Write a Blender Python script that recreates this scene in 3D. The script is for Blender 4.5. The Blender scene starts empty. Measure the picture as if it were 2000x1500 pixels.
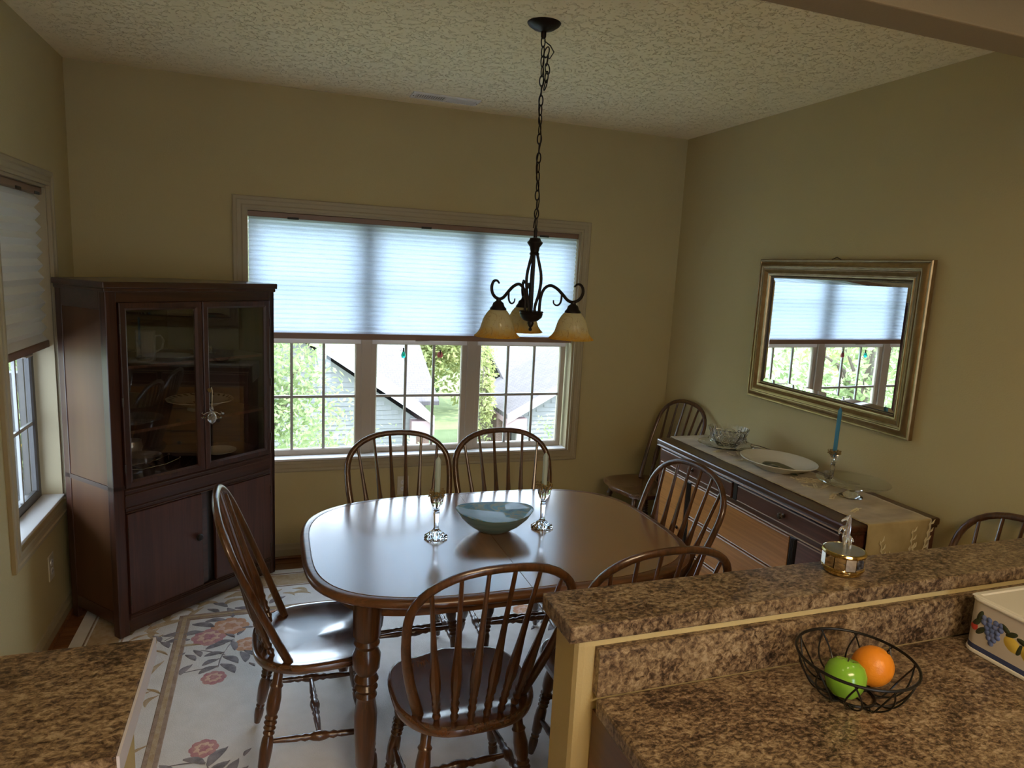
import bpy, bmesh, math, random
from math import sin, cos, pi, radians, sqrt, atan2
from mathutils import Matrix, Vector
random.seed(7)
SC = bpy.context.scene
COL = SC.collection

# ---------------------------------------------------------------- camera
CAM = Vector((-2.5956, -4.0787, 1.7684)); YAW, PITCH, ROLL, FPX = 0.3419, 0.164, 0.052, 1331.28
_f = Vector((sin(YAW)*cos(PITCH), cos(YAW)*cos(PITCH), -sin(PITCH)))
_r = Vector((cos(YAW), -sin(YAW), 0)); _u = _r.cross(_f)
CR = cos(ROLL)*_r + sin(ROLL)*_u; CU = -sin(ROLL)*_r + cos(ROLL)*_u; CF = _f
cd = bpy.data.cameras.new('camera'); cam = bpy.data.objects.new('camera', cd); COL.objects.link(cam)
cam.matrix_world = Matrix(((CR.x, CU.x, -CF.x, CAM.x), (CR.y, CU.y, -CF.y, CAM.y), (CR.z, CU.z, -CF.z, CAM.z), (0, 0, 0, 1)))
cd.sensor_width = 36; cd.lens = FPX*36/2000; cd.clip_start = 0.05; cd.clip_end = 300
SC.camera = cam
def at(px, py, ax, val):
    """pixel of the 2000x1500 frame -> point on the plane coordinate[ax] = val"""
    d = CF + CR*(px-1000)/FPX - CU*(py-750)/FPX
    return CAM + d*((val-CAM[ax])/d[ax])

# ---------------------------------------------------------------- world, sun, exposure
W = bpy.data.worlds.new('World'); SC.world = W; W.use_nodes = True
bg = W.node_tree.nodes['Background']; bg.inputs[0].default_value = (0.66, 0.82, 1.0, 1); bg.inputs[1].default_value = 2.7
sl = bpy.data.lights.new('sun', 'SUN'); sl.energy = 2.0; sl.angle = radians(1); sl.color = (1, .95, .86)
so = bpy.data.objects.new('sun', sl); COL.objects.link(so); so.rotation_euler = (radians(16), radians(38), 0)
KFILL = 3.6   # watts of the added fill light box, out of view
KIT = 0.38   # watts of each recessed kitchen lamp
vs = SC.view_settings; SC.display_settings.display_device = 'sRGB'
vs.view_transform = 'Standard'; vs.look = 'None'; vs.gamma = 1; vs.use_curve_mapping = False; vs.exposure = 1.9

# ---------------------------------------------------------------- materials
def new_mat(name):
    m = bpy.data.materials.new(name); m.use_nodes = True
    return m, m.node_tree.nodes, m.node_tree.links, m.node_tree.nodes['Principled BSDF']
def c4(c): return (c[0], c[1], c[2], 1)
def ramp(N, L, src, stops):
    r = N.new('ShaderNodeValToRGB'); e = r.color_ramp.elements
    e[0].position, e[0].color = stops[0][0], c4(stops[0][1]); e[1].position, e[1].color = stops[-1][0], c4(stops[-1][1])
    for p, c in stops[1:-1]:
        k = e.new(p); k.color = c4(c)
    L.new(src, r.inputs[0]); return r.outputs[0]
def noise(N, L, scale=5, detail=4, stretch=(1, 1, 1), rough=.5, dist=0, coord='Object', rot=(0, 0, 0)):
    tc = N.new('ShaderNodeTexCoord'); mp = N.new('ShaderNodeMapping'); mp.inputs['Scale'].default_value = stretch
    mp.inputs['Rotation'].default_value = rot
    L.new(tc.outputs[coord], mp.inputs[0]); n = N.new('ShaderNodeTexNoise')
    n.inputs['Scale'].default_value = scale; n.inputs['Detail'].default_value = detail; n.inputs['Roughness'].default_value = rough
    n.inputs['Distortion'].default_value = dist; L.new(mp.outputs[0], n.inputs['Vector']); return n.outputs['Fac']
def bump(N, L, B, fac, strength, dist=.01):
    b = N.new('ShaderNodeBump'); b.inputs['Strength'].default_value = strength; b.inputs['Distance'].default_value = dist
    L.new(fac, b.inputs['Height']); L.new(b.outputs[0], B.inputs['Normal'])
def mat(name, col, rough=.5, metal=0, var=None, bmp=None, coat=0, trans=0, ior=1.5, spec=None, emis=None, sheen=0, alpha=None):
    m, N, L, B = new_mat(name)
    B.inputs['Base Color'].default_value = c4(col); B.inputs['Roughness'].default_value = rough; B.inputs['Metallic'].default_value = metal
    B.inputs['Coat Weight'].default_value = coat; B.inputs['Coat Roughness'].default_value = .12
    B.inputs['Transmission Weight'].default_value = trans; B.inputs['IOR'].default_value = ior
    if spec is not None: B.inputs['Specular IOR Level'].default_value = spec
    if sheen: B.inputs['Sheen Weight'].default_value = sheen
    if emis: B.inputs['Emission Color'].default_value = c4(emis[0]); B.inputs['Emission Strength'].default_value = emis[1]
    if var:
        s, col2 = var[0], var[1]
        L.new(ramp(N, L, noise(N, L, s, 5, var[2] if len(var) > 2 else (1, 1, 1)), [(.3, col), (.7, col2)]), B.inputs['Base Color'])
    if bmp: bump(N, L, B, noise(N, L, bmp[0], 4), bmp[1], bmp[2] if len(bmp) > 2 else .01)
    return m
def wood(name, c1, c2, axis='X', scale=14, rough=.35, coat=.3, ring=.5, bstr=.08, stretch=.06, cior=1.5, crough=.15):
    m, N, L, B = new_mat(name)
    st = {'X': (stretch, 1, 1), 'Y': (1, stretch, 1), 'Z': (1, 1, stretch)}[axis]
    a = noise(N, L, scale, 6, st, .6, 1.2); b = noise(N, L, scale*9, 3, tuple(s if s == 1 else s*.4 for s in st), .6)
    mx = N.new('ShaderNodeMix'); mx.data_type = 'FLOAT'; mx.inputs[0].default_value = .35
    L.new(a, mx.inputs[2]); L.new(b, mx.inputs[3])
    mid = tuple((x+y)/2 for x, y in zip(c1, c2))
    L.new(ramp(N, L, mx.outputs[0], [(.34, c1), (.48, mid), (.52, c2), (.62, mid), (.7, c2)]), B.inputs['Base Color'])
    B.inputs['Roughness'].default_value = rough; B.inputs['Coat Weight'].default_value = coat; B.inputs['Coat Roughness'].default_value = crough; B.inputs['Coat IOR'].default_value = cior
    if cior > 2: B.inputs['IOR'].default_value = 2.2
    bump(N, L, B, mx.outputs[0], bstr, .003); return m
def granite(name):
    m, N, L, B = new_mat(name)
    a = noise(N, L, 9, 8, (1, 1.6, 1), .72, .6); b = noise(N, L, 75, 6, (1, 1.5, 1), .7, .5)
    mx = N.new('ShaderNodeMix'); mx.data_type = 'FLOAT'; mx.inputs[0].default_value = .62
    L.new(a, mx.inputs[2]); L.new(b, mx.inputs[3])
    L.new(ramp(N, L, mx.outputs[0], [(.36, (.012, .008, .006)), (.43, (.05, .032, .02)), (.485, (.14, .092, .055)), (.54, (.25, .18, .105)), (.61, (.40, .31, .20))]), B.inputs['Base Color'])
    B.inputs['Roughness'].default_value = .3; B.inputs['Specular IOR Level'].default_value = .45; return m
def glass_thin(name, tint=(1, 1, 1), refl=.08, rough=.0):
    m, N, L, B = new_mat(name); N.remove(B); out = N['Material Output']
    t = N.new('ShaderNodeBsdfTransparent'); t.inputs[0].default_value = c4(tint)
    g = N.new('ShaderNodeBsdfGlossy'); g.inputs['Roughness'].default_value = rough
    lw = N.new('ShaderNodeLayerWeight'); lw.inputs[0].default_value = .5; pw = N.new('ShaderNodeMath'); pw.operation = 'POWER'; pw.inputs[1].default_value = 5.0; L.new(lw.outputs['Facing'], pw.inputs[0])
    mp = N.new('ShaderNodeMath'); mp.operation = 'MULTIPLY_ADD'; mp.inputs[1].default_value = .9; mp.inputs[2].default_value = refl*.6
    mp.use_clamp = True
    L.new(pw.outputs[0], mp.inputs[0]); mx = N.new('ShaderNodeMixShader'); L.new(mp.outputs[0], mx.inputs[0])
    L.new(t.outputs[0], mx.inputs[1]); L.new(g.outputs[0], mx.inputs[2]); L.new(mx.outputs[0], out.inputs[0]); return m
def crystal(name, tint=(.985, .99, 1), refl=.75):
    """cut glass: light passes, facets mirror"""
    return mat(name, tint, .04, trans=1, ior=1.5)
def shade_cloth(name, col, tr):
    m, N, L, B = new_mat(name); N.remove(B); out = N['Material Output']
    d = N.new('ShaderNodeBsdfDiffuse'); t = N.new('ShaderNodeBsdfTranslucent')
    d.inputs[0].default_value = c4(col); t.inputs[0].default_value = c4(tuple(min(1, c*1.05) for c in col))
    n = noise(N, L, 160, 3, (1, 1, 3)); cr = ramp(N, L, n, [(.3, tuple(c*.86 for c in col)), (.7, col)]); L.new(cr, t.inputs[0])
    mx = N.new('ShaderNodeMixShader'); mx.inputs[0].default_value = tr
    L.new(d.outputs[0], mx.inputs[1]); L.new(t.outputs[0], mx.inputs[2]); L.new(mx.outputs[0], out.inputs[0]); return m
def leaf_mat(name, c1, c2):
    m, N, L, B = new_mat(name); N.remove(B); out = N['Material Output']
    d = N.new('ShaderNodeBsdfDiffuse'); t = N.new('ShaderNodeBsdfTranslucent')
    cr = ramp(N, L, noise(N, L, 1.7, 5), [(.35, c1), (.65, c2)]); L.new(cr, d.inputs[0]); L.new(cr, t.inputs[0])
    mx = N.new('ShaderNodeMixShader'); mx.inputs[0].default_value = .45
    L.new(d.outputs[0], mx.inputs[1]); L.new(t.outputs[0], mx.inputs[2]); L.new(mx.outputs[0], out.inputs[0]); return m
def brickmat(name, c1, c2, mortar, scale, bw, rh, off=.5, axis='XZ'):
    m, N, L, B = new_mat(name)
    tc = N.new('ShaderNodeTexCoord'); mp = N.new('ShaderNodeMapping'); L.new(tc.outputs['Object'], mp.inputs[0])
    if axis == 'XZ': mp.inputs['Rotation'].default_value = (radians(-90), 0, 0)
    b = N.new('ShaderNodeTexBrick'); L.new(mp.outputs[0], b.inputs['Vector'])
    b.inputs['Color1'].default_value = c4(c1); b.inputs['Color2'].default_value = c4(c2); b.inputs['Mortar'].default_value = c4(mortar)
    b.inputs['Scale'].default_value = scale; b.inputs['Brick Width'].default_value = bw; b.inputs['Row Height'].default_value = rh
    b.inputs['Mortar Size'].default_value = .012; b.offset = off
    L.new(b.outputs['Color'], B.inputs['Base Color']); B.inputs['Roughness'].default_value = .85; return m

M = {}
M['wall'] = mat('wall_paint', (.50, .41, .205), .75, var=(2, (.52, .43, .215)), bmp=(140, .25, .004))
M['trim'] = mat('trim_paint', (.40, .33, .20), .5, bmp=(60, .04))
def ceiling_mat():
    m, N, L, B = new_mat('knockdown_ceiling')
    B.inputs['Base Color'].default_value = c4((.95, .82, .53)); B.inputs['Roughness'].default_value = .8
    a = noise(N, L, 40, 4, (1, 1, 1), .6, 1.4)
    r = ramp(N, L, a, [(.57, (0, 0, 0)), (.63, (1, 1, 1))])
    b = N.new('ShaderNodeBump'); b.inputs['Strength'].default_value = .8; b.inputs['Distance'].default_value = .010
    L.new(r, b.inputs['Height']); L.new(b.outputs[0], B.inputs['Normal']); return m
M['ceiling'] = ceiling_mat()
M['plank'] = wood('oak_floor', (.13, .048, .018), (.26, .105, .04), 'X', 8, .35, .3)
M['winframe'] = mat('window_vinyl', (.52, .45, .37), .4)
M['sashgrey'] = mat('grey_sash', (.085, .08, .078), .4)
M['rail_white'] = mat('white_vinyl', (.72, .70, .69), .35)
M['muntin'] = mat('grey_muntin', (.42, .42, .41), .4)
M['pane'] = glass_thin('window_pane', (1, 1, 1), .05)
M['cloth'] = shade_cloth('shade_fabric', (.78, .83, .90), .86)
M['clothL'] = shade_cloth('shade_fabric_dimmed', (.74, .71, .64), .16)  # weak transmission stands in for the low light under the porch
M['shade_rail'] = mat('shade_rail_brown', (.23, .135, .085), .45)
M['oak'] = wood('oak_chair_wood', (.040, .015, .005), (.105, .041, .014), 'Z', 16, .28, .5)
M['oakseat'] = wood('oak_seat_wood', (.045, .016, .006), (.125, .048, .017), 'Y', 11, .26, 1, cior=1.9, crough=.2)
M['tabletop'] = wood('oak_table_top', (.15, .060, .020), (.36, .165, .064), 'Y', 7.5, .25, 1, bstr=.05, cior=3.3, crough=.17)
M['tablerim'] = wood('oak_table_rim', (.07, .026, .009), (.16, .066, .024), 'X', 9, .3, .5)
M['mahog'] = wood('mahogany', (.022, .006, .003), (.058, .017, .008), 'Z', 9, .42, .08)
M['mahogh'] = wood('mahogany_rail', (.022, .006, .003), (.055, .017, .008), 'X', 9, .3, .4)
M['mahogdoor'] = wood('mahogany_door', (.034, .010, .006), (.080, .026, .015), 'Z', 7, .42, .1)
M['mahogside'] = mat('mahogany_side_reflection', (.060, .022, .009), .5, var=(7, (.10, .040, .015), (1, 1, .08)), spec=.35)  # warm gold-brown reflection on the cabinet side is put into this colour
M['mahogin'] = mat('cabinet_inside', (.035, .013, .008), .6, var=(6, (.05, .02, .012)))
M['sb_dark'] = wood('sideboard_dark', (.030, .010, .005), (.085, .032, .015), 'Y', 9, .3, .5)
M['sb_red'] = wood('sideboard_walnut', (.06, .02, .012), (.14, .052, .03), 'Y', 7, .33, .4)
M['sb_gold'] = wood('sideboard_golden', (.25, .095, .022), (.47, .205, .055), 'Y', 7, .33, .35)
M['sb_edge'] = mat('sideboard_bead', (.34, .22, .13), .3)
M['black'] = mat('black_lacquer', (.012, .008, .006), .35)
M['bronze'] = mat('oil_rubbed_bronze', (.016, .011, .009), .42, .5)
def shade_glass():
    m, N, L, B = new_mat('amber_alabaster_glass'); N.remove(B); out = N['Material Output']
    tc = N.new('ShaderNodeTexCoord'); sp = N.new('ShaderNodeSeparateXYZ'); L.new(tc.outputs['Object'], sp.inputs[0])
    n = noise(N, L, 16, 5, (1, 1, 1), .6, 2.5)
    ma = N.new('ShaderNodeMath'); ma.operation = 'MULTIPLY_ADD'; ma.inputs[1].default_value = .05; L.new(n, ma.inputs[0]); L.new(sp.outputs[2], ma.inputs[2])
    cr = ramp(N, L, ma.outputs[0], [(.024, (.90, .62, .10)), (.045, (.90, .78, .34)), (.07, (.88, .85, .62))])
    v = ramp(N, L, noise(N, L, 9, 2, (1, 1, 1), .5, 4), [(.485, (1, 1, 1)), (.50, (.55, .42, .25)), (.515, (1, 1, 1))])
    mm = N.new('ShaderNodeMix'); mm.data_type = 'RGBA'; mm.blend_type = 'MULTIPLY'; mm.inputs[0].default_value = .6
    L.new(cr, mm.inputs[6]); L.new(v, mm.inputs[7])
    d = N.new('ShaderNodeBsdfDiffuse'); t = N.new('ShaderNodeBsdfTranslucent'); g = N.new('ShaderNodeBsdfGlossy'); g.inputs['Roughness'].default_value = .15
    L.new(mm.outputs[2], d.inputs[0]); L.new(mm.outputs[2], t.inputs[0])
    a = N.new('ShaderNodeMixShader'); a.inputs[0].default_value = .75; L.new(d.outputs[0], a.inputs[1]); L.new(t.outputs[0], a.inputs[2])
    b = N.new('ShaderNodeMixShader'); b.inputs[0].default_value = .05; L.new(a.outputs[0], b.inputs[1]); L.new(g.outputs[0], b.inputs[2])
    L.new(b.outputs[0], out.inputs[0]); return m
M['lampglass'] = shade_glass()
M['granite'] = granite('granite_laminate')
M['endcap'] = mat('pale_edge_band', (.62, .62, .70), .3)
M['gold'] = mat('antique_gold', (.40, .29, .15), .34, .85, var=(30, (.30, .21, .10)))
M['golddark'] = mat('dark_gold_bead', (.045, .028, .016), .4, .5)
M['mirror'] = mat('mirror_silver', (.92, .94, .94), .0, 1)
M['brass'] = mat('polished_brass', (.66, .50, .20), .12, 1)
M['mirrorbox'] = mat('mirror_facet', (.75, .65, .48), .05, 1)
M['crystal'] = crystal('cut_crystal')
M['clear'] = glass_thin('clear_glass', (.985, .99, .985), .3)
M['frost'] = mat('figurine_glass', (.95, .95, .92), .08, trans=.9, ior=1.5)
M['candle_g'] = mat('sage_candle_wax', (.46, .56, .52), .5)
M['candle_b'] = mat('blue_candle_wax', (.045, .22, .36), .5)
M['floral'] = mat('dried_flower', (.36, .26, .09), .7, var=(90, (.16, .10, .03)))
M['wick'] = mat('wick', (.7, .66, .5), .8)
def bowl_mat():
    m, N, L, B = new_mat('teal_glaze')
    n = noise(N, L, 7, 6, (1, 1, 9), .6, 1.5)
    L.new(ramp(N, L, n, [(.32, (.006, .06, .09)), (.45, (.012, .13, .15)), (.53, (.17, .19, .09)), (.60, (.02, .17, .19)), (.72, (.01, .07, .12))]), B.inputs['Base Color'])
    B.inputs['Roughness'].default_value = .42; B.inputs['Specular IOR Level'].default_value = .1; return m
M['teal'] = bowl_mat()
M['tealout'] = mat('teal_glaze_outside', (.10, .19, .23), .25, var=(6, (.17, .27, .31), (1, 1, 8)), coat=.2)
M['cream'] = mat('cream_ceramic', (.72, .70, .60), .22, coat=.3)
M['cream2'] = mat('cream_ceramic_shadow', (.52, .47, .34), .3, coat=.2)
M['darkgreen'] = mat('dark_leaf_print', (.035, .045, .022), .4)
M['olive'] = mat('olive_leaf_print', (.16, .15, .07), .45)
M['navy'] = mat('navy_print', (.05, .07, .16), .35)
M['lemon'] = mat('lemon_print', (.62, .42, .05), .4, var=(30, (.70, .52, .10)))
M['redprint'] = mat('red_berry_print', (.45, .05, .03), .4)
M['grape'] = mat('grape_print', (.07, .11, .26), .35, var=(60, (.16, .2, .38)))
M['apple'] = mat('green_apple_skin', (.17, .42, .03), .22, var=(9, (.27, .52, .05)), coat=.3)
M['orange'] = mat('orange_peel', (.80, .27, .015), .38, bmp=(220, .3, .003))
M['stem'] = mat('dark_stem', (.03, .02, .01), .7)
M['wire'] = mat('black_wire', (.008, .007, .006), .4, .2)
M['runner'] = mat('gold_satin', (.25, .165, .048), .36, var=(6, (.56, .45, .24), (1, 2.2, 1)), sheen=.4)
M['embroid'] = mat('pale_embroidery', (.70, .62, .42), .4)
M['rug'] = mat('ivory_rug_pile', (.72, .69, .66), .95, var=(14, (.80, .77, .75)), bmp=(260, .5, .004))
M['rugbrown'] = mat('brown_rug_pile', (.30, .20, .14), .95, var=(40, (.42, .31, .24)), bmp=(260, .5, .004))
M['rugleaf'] = mat('grey_violet_rug_leaf', (.17, .155, .17), .95, var=(28, (.36, .32, .33)), bmp=(260, .5, .004))
M['rugpink'] = mat('rose_rug_flower', (.50, .20, .24), .95, var=(30, (.62, .34, .30)), bmp=(260, .5, .004))
M['rugcoral'] = mat('coral_rug_flower', (.58, .25, .14), .95, var=(30, (.70, .42, .26)), bmp=(260, .5, .004))
M['ruglight'] = mat('peach_rug_petal', (.70, .42, .32), .95, var=(30, (.80, .60, .48)), bmp=(260, .5, .004))
M['rugtan'] = mat('tan_rug_scroll', (.44, .30, .16), .95, var=(30, (.56, .44, .30)), bmp=(260, .5, .004))
M['plastic'] = mat('ivory_plastic', (.62, .56, .42), .35)
M['slot'] = mat('dark_slot', (.02, .018, .015), .6)
M['ventmetal'] = mat('vent_enamel', (.86, .83, .76), .4)
M['silver'] = mat('tarnished_silver', (.66, .54, .44), .32, .6)
M['silverwire'] = mat('silver_wire', (.75, .74, .72), .2, 1)
M['tealglass'] = mat('teal_glass_drop', (.02, .55, .55), .08, trans=.7)
M['pinkglass'] = mat('pink_glass_wing', (.75, .25, .33), .15, trans=.6)
M['siding'] = mat('grey_siding', (.175, .17, .165), .7)
M['fascia'] = mat('mauve_fascia', (.30, .20, .20), .6)
M['cornertrim'] = mat('pale_corner_trim', (.42, .38, .37), .6)
M['shingle'] = brickmat('pale_shingles', (.105, .09, .09), (.125, .108, .105), (.06, .048, .048), 3, .5, .32, axis='XY')
M['brick'] = brickmat('brown_brick', (.12, .065, .05), (.16, .09, .07), (.22, .2, .18), 6, .5, .2)
M['grass'] = mat('lawn_grass', (.17, .21, .09), .95, var=(.8, (.22, .26, .12)))
M['leafA'] = leaf_mat('bright_leaf', (.20, .27, .11), (.36, .41, .22))
M['leafB'] = leaf_mat('yellow_green_leaf', (.30, .34, .12), (.48, .49, .24))
M['leafC'] = leaf_mat('deep_leaf', (.06, .10, .04), (.13, .19, .08))
M['bark'] = mat('bark', (.14, .11, .09), .9, bmp=(30, .5))
M['porchdark'] = mat('dark_porch_paint', (.02, .022, .03), .5)
M['porchgrey'] = mat('grey_porch_post', (.17, .17, .18), .6)
M['yellow'] = mat('yellow_petal', (.75, .52, .04), .6)
M['kitchenlens'] = mat('warm_lamp_lens', (1, .85, .6), .5, emis=((1, .72, .42), 6))
M['wall_shaded'] = mat('wall_paint_shaded', (.29, .225, .12), .7, bmp=(140, .2, .004))  # same paint as the walls, with the header's shade put into the colour

# ---------------------------------------------------------------- mesh helpers
class MB:
    def __init__(s): s.v = []; s.f = []; s.M = Matrix()
    def add(s, vs, fs):
        o = len(s.v); s.v += [tuple(s.M @ Vector(p)) for p in vs]; s.f += [tuple(i+o for i in q) for q in fs]; return s
    def box(s, x0, x1, y0, y1, z0, z1):
        return s.add([(x0, y0, z0), (x1, y0, z0), (x1, y1, z0), (x0, y1, z0), (x0, y0, z1), (x1, y0, z1), (x1, y1, z1), (x0, y1, z1)],
                     [(3, 2, 1, 0), (4, 5, 6, 7), (0, 1, 5, 4), (1, 2, 6, 5), (2, 3, 7, 6), (3, 0, 4, 7)])
    def prism(s, poly, z0, z1):
        n = len(poly)
        return s.add([(x, y, z0) for x, y in poly]+[(x, y, z1) for x, y in poly],
                     [tuple(range(n-1, -1, -1)), tuple(range(n, 2*n))]+[(i, (i+1) % n, n+(i+1) % n, n+i) for i in range(n)])
    def lathe(s, prof, seg=24, sx=1, sy=1, mod=None):
        """profile [(r,z)] from bottom to top about z"""
        V = []; F = []; n = len(prof)
        for r, z in prof:
            for k in range(seg):
                a = 2*pi*k/seg; q = r*(mod(a, z) if mod else 1); V.append((q*cos(a)*sx, q*sin(a)*sy, z))
        for i in range(n-1):
            for k in range(seg):
                k2 = (k+1) % seg; F.append((i*seg+k, i*seg+k2, (i+1)*seg+k2, (i+1)*seg+k))
        if prof[0][0] > 1e-6: F.append(tuple(range(seg-1, -1, -1)))
        if prof[-1][0] > 1e-6: F.append(tuple((n-1)*seg+k for k in range(seg)))
        return s.add(V, F)
    def tube(s, pts, rad, seg=8, closed=False, flat=1.0, up=None):
        pts = [Vector(p) for p in pts]; n = len(pts); V = []; F = []
        R = rad if callable(rad) else (lambda t: rad)
        prev = None
        for i, p in enumerate(pts):
            a = pts[i-1] if (i > 0 or closed) else p; b = pts[(i+1) % n] if (i < n-1 or closed) else p
            t = (b-a).normalized()
            if prev is None:
                ref = Vector(up) if up else (Vector((0, 0, 1)) if abs(t.z) < .9 else Vector((1, 0, 0)))
                e1 = t.cross(ref).normalized()
            else: e1 = (prev - t*prev.dot(t)).normalized()
            prev = e1; e2 = t.cross(e1); r = R(i/max(1, n-1))
            for k in range(seg):
                g = 2*pi*k/seg; V.append(p + e1*r*cos(g) + e2*r*flat*sin(g))
        m = n if closed else n-1
        for i in range(m):
            j = (i+1) % n
            for k in range(seg):
                k2 = (k+1) % seg; F.append((i*seg+k, i*seg+k2, j*seg+k2, j*seg+k))
        if not closed: F += [tuple(range(seg-1, -1, -1)), tuple((n-1)*seg+k for k in range(seg))]
        return s.add(V, F)
    def turn(s, p0, p1, prof, seg=10):
        """lathe along a segment; profile [(t 0..1, r)]"""
        p0, p1 = Vector(p0), Vector(p1); d = p1-p0; q = d.to_track_quat('Z', 'Y').to_matrix().to_4x4()
        old = s.M; s.M = old @ Matrix.Translation(p0) @ q; s.lathe([(r, t*d.length) for t, r in prof], seg); s.M = old; return s
    def ball(s, c, r, seg=10, rings=7, sz=1):
        old = s.M; s.M = old @ Matrix.Translation(c)
        s.lathe([(max(1e-7, r*sin(pi*i/rings)), -r*sz*cos(pi*i/rings)) for i in range(rings+1)], seg); s.M = old; return s
    def ring(s, a0, a1, b0, b1, prof, f):
        """picture frame: profile [(inset, height)]; f(a,b,h)->xyz"""
        V = []; F = []
        for d, h in prof:
            V += [f(a0+d, b0+d, h), f(a1-d, b0+d, h), f(a1-d, b1-d, h), f(a0+d, b1-d, h)]
        for i in range(len(prof)-1):
            for k in range(4): F.append((i*4+k, i*4+(k+1) % 4, i*4+4+(k+1) % 4, i*4+4+k))
        return s.add(V, F)
    def mesh(s, name, m, smooth=False, fix=True):
        me = bpy.data.meshes.new(name); me.from_pydata(s.v, [], s.f)
        if fix:
            b = bmesh.new(); b.from_mesh(me); bmesh.ops.recalc_face_normals(b, faces=b.faces); b.to_mesh(me); b.free()
        me.materials.append(m)
        if smooth:
            me.polygons.foreach_set('use_smooth', [True]*len(me.polygons)); me.set_sharp_from_angle(angle=radians(38))
        me.update(); return me
    def build(s, name, m, parent=None, smooth=False, bevel=0, loc=None, fix=True):
        o = bpy.data.objects.new(name, s.mesh(name, m, smooth, fix)); COL.objects.link(o)
        if parent: o.parent = parent
        if loc: o.location = loc
        if bevel:
            b = o.modifiers.new('bevel', 'BEVEL'); b.width = bevel; b.segments = 2; b.limit_method = 'ANGLE'
        return o
def box(name, m, b, parent=None, bevel=0): return MB().box(*b).build(name, m, parent, bevel=bevel)
def tag(o, label, cat, group=None):
    o['label'] = label; o['category'] = cat
    if group: o['group'] = group
    return o
def thing(name, label, cat, loc=(0, 0, 0), rz=0, group=None):
    o = bpy.data.objects.new(name, None); COL.objects.link(o); o.location = loc; o.rotation_euler = (0, 0, rz); o.empty_display_size = .1
    return tag(o, label, cat, group)
def struct(o, label=None):
    o['kind'] = 'structure'
    if label: o['label'] = label
    return o
def sroot(name, label=None):
    o = bpy.data.objects.new(name, None); COL.objects.link(o); return struct(o, label)
def dup(o, parent=None):
    c = o.copy(); COL.objects.link(c); c.parent = parent
    for ch in list(o.children): dup(ch, c)
    return c
def inst(name, me, parent, loc=(0, 0, 0), rot=(0, 0, 0), sc=(1, 1, 1)):
    o = bpy.data.objects.new(name, me); COL.objects.link(o); o.parent = parent; o.location = loc; o.rotation_euler = rot; o.scale = sc; return o
# ---------------------------------------------------------------- room shell
XL, H = -3.556, 2.683
floor = struct(MB().box(XL-.14, .14, -6.6, .14, -.12, -.014).build('floor', M['sb_dark']))
pl = MB().box(0, 1.83, .001, .0825, -.013, 0).mesh('plank', M['plank'])
for i in range(35):
    y = -.085*(i+1)
    for x in ((XL, XL+1.82) if i % 2 else (XL-.91, XL+.91)):
        o = inst('plank', pl, floor, (x+.003, y, 0)); o.scale.x = .985
    if i % 2 == 0: inst('plank', pl, floor, (XL+2.73, y, 0)).scale.x = .44
box('kitchen_floor_boards', M['plank'], (XL, .0, -6.6, -2.98, -.013, 0), floor)
# walls with window openings
WX0, WX1, WZ0, WZ1 = -2.735, -.729, .600, 2.035
b = MB().box(XL-.14, WX0, 0, .14, -.12, H+.1).box(WX1, .14, 0, .14, -.12, H+.1).box(WX0, WX1, 0, .14, -.12, WZ0).box(WX0, WX1, 0, .14, WZ1, H+.1)
struct(b.build('wall_back', M['wall']))
LY0, LY1, LZ0, LZ1 = -1.044, -.397, .588, 2.04
b = MB().box(XL-.145, XL, -6.6, LY0, -.12, H+.1).box(XL-.145, XL, LY1, .0, -.12, H+.1).box(XL-.145, XL, LY0, LY1, -.12, LZ0).box(XL-.145, XL, LY0, LY1, LZ1, H+.1)
struct(b.build('wall_left', M['wall']))
struct(box('wall_right', M['wall'], (0, .14, -6.6, 0, -.12, H+.1)))
b = MB().box(XL-.14, -2.05, -6.74, -6.6, -.12, H).box(-1.35, .14, -6.74, -6.6, -.12, H).box(-2.05, -1.35, -6.74, -6.6, 2.15, H)  # gap left for the added daylight door
struct(b.build('wall_rear', M['wall']))
struct(box('ceiling', M['ceiling'], (XL-.14, .14, -2.80, .14, H, H+.12)))
struct(MB().box(XL, .0, -2.885, -2.785, 2.352, H+.1).build('wall_header', M['wall_shaded'], bevel=.004))
struct(box('ceiling_kitchen', M['wall_shaded'], (XL-.14, .14, -6.74, -2.885, 2.50, 2.62)))
# low walls carrying the bar tops
struct(MB().box(-2.012, 0, -2.922, -2.80, 0, 1.0325).build('wall_bar_right', M['wall'], bevel=.016))
struct(MB().box(XL, -2.835, -2.96, -2.81, 0, 1.0325).build('wall_bar_left', M['wall'], bevel=.016))
# baseboards
prof = [(0, 0), (.014, 0), (.014, .055), (.009, .068), (.006, .085), (0, .09)]
def baseboard(name, p0, p1, nrm):
    d = Vector(p1)-Vector(p0); V = []
    for p in (p0, p1):
        for t, z in prof: V.append((p[0]+nrm[0]*t, p[1]+nrm[1]*t, z))
    n = len(prof); F = [(i, (i+1) % n, n+(i+1) % n, n+i) for i in range(n)]+[tuple(range(n)), tuple(range(n, 2*n))]
    o = struct(MB().add(V, F).build(name, M['trim']))
    q = MB().tube([(p0[0]+nrm[0]*.018, p0[1]+nrm[1]*.018, .008), (p1[0]+nrm[0]*.018, p1[1]+nrm[1]*.018, .008)], .009, 8).build('shoe_moulding', M['plank'], o, True)
baseboard('baseboard_back', (XL+.02, 0), (-.02, 0), (0, -1))
baseboard('baseboard_left', (XL, -2.78), (XL, -.02), (1, 0))
baseboard('baseboard_right', (0, -2.78), (0, -.02), (-1, 0))

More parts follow.
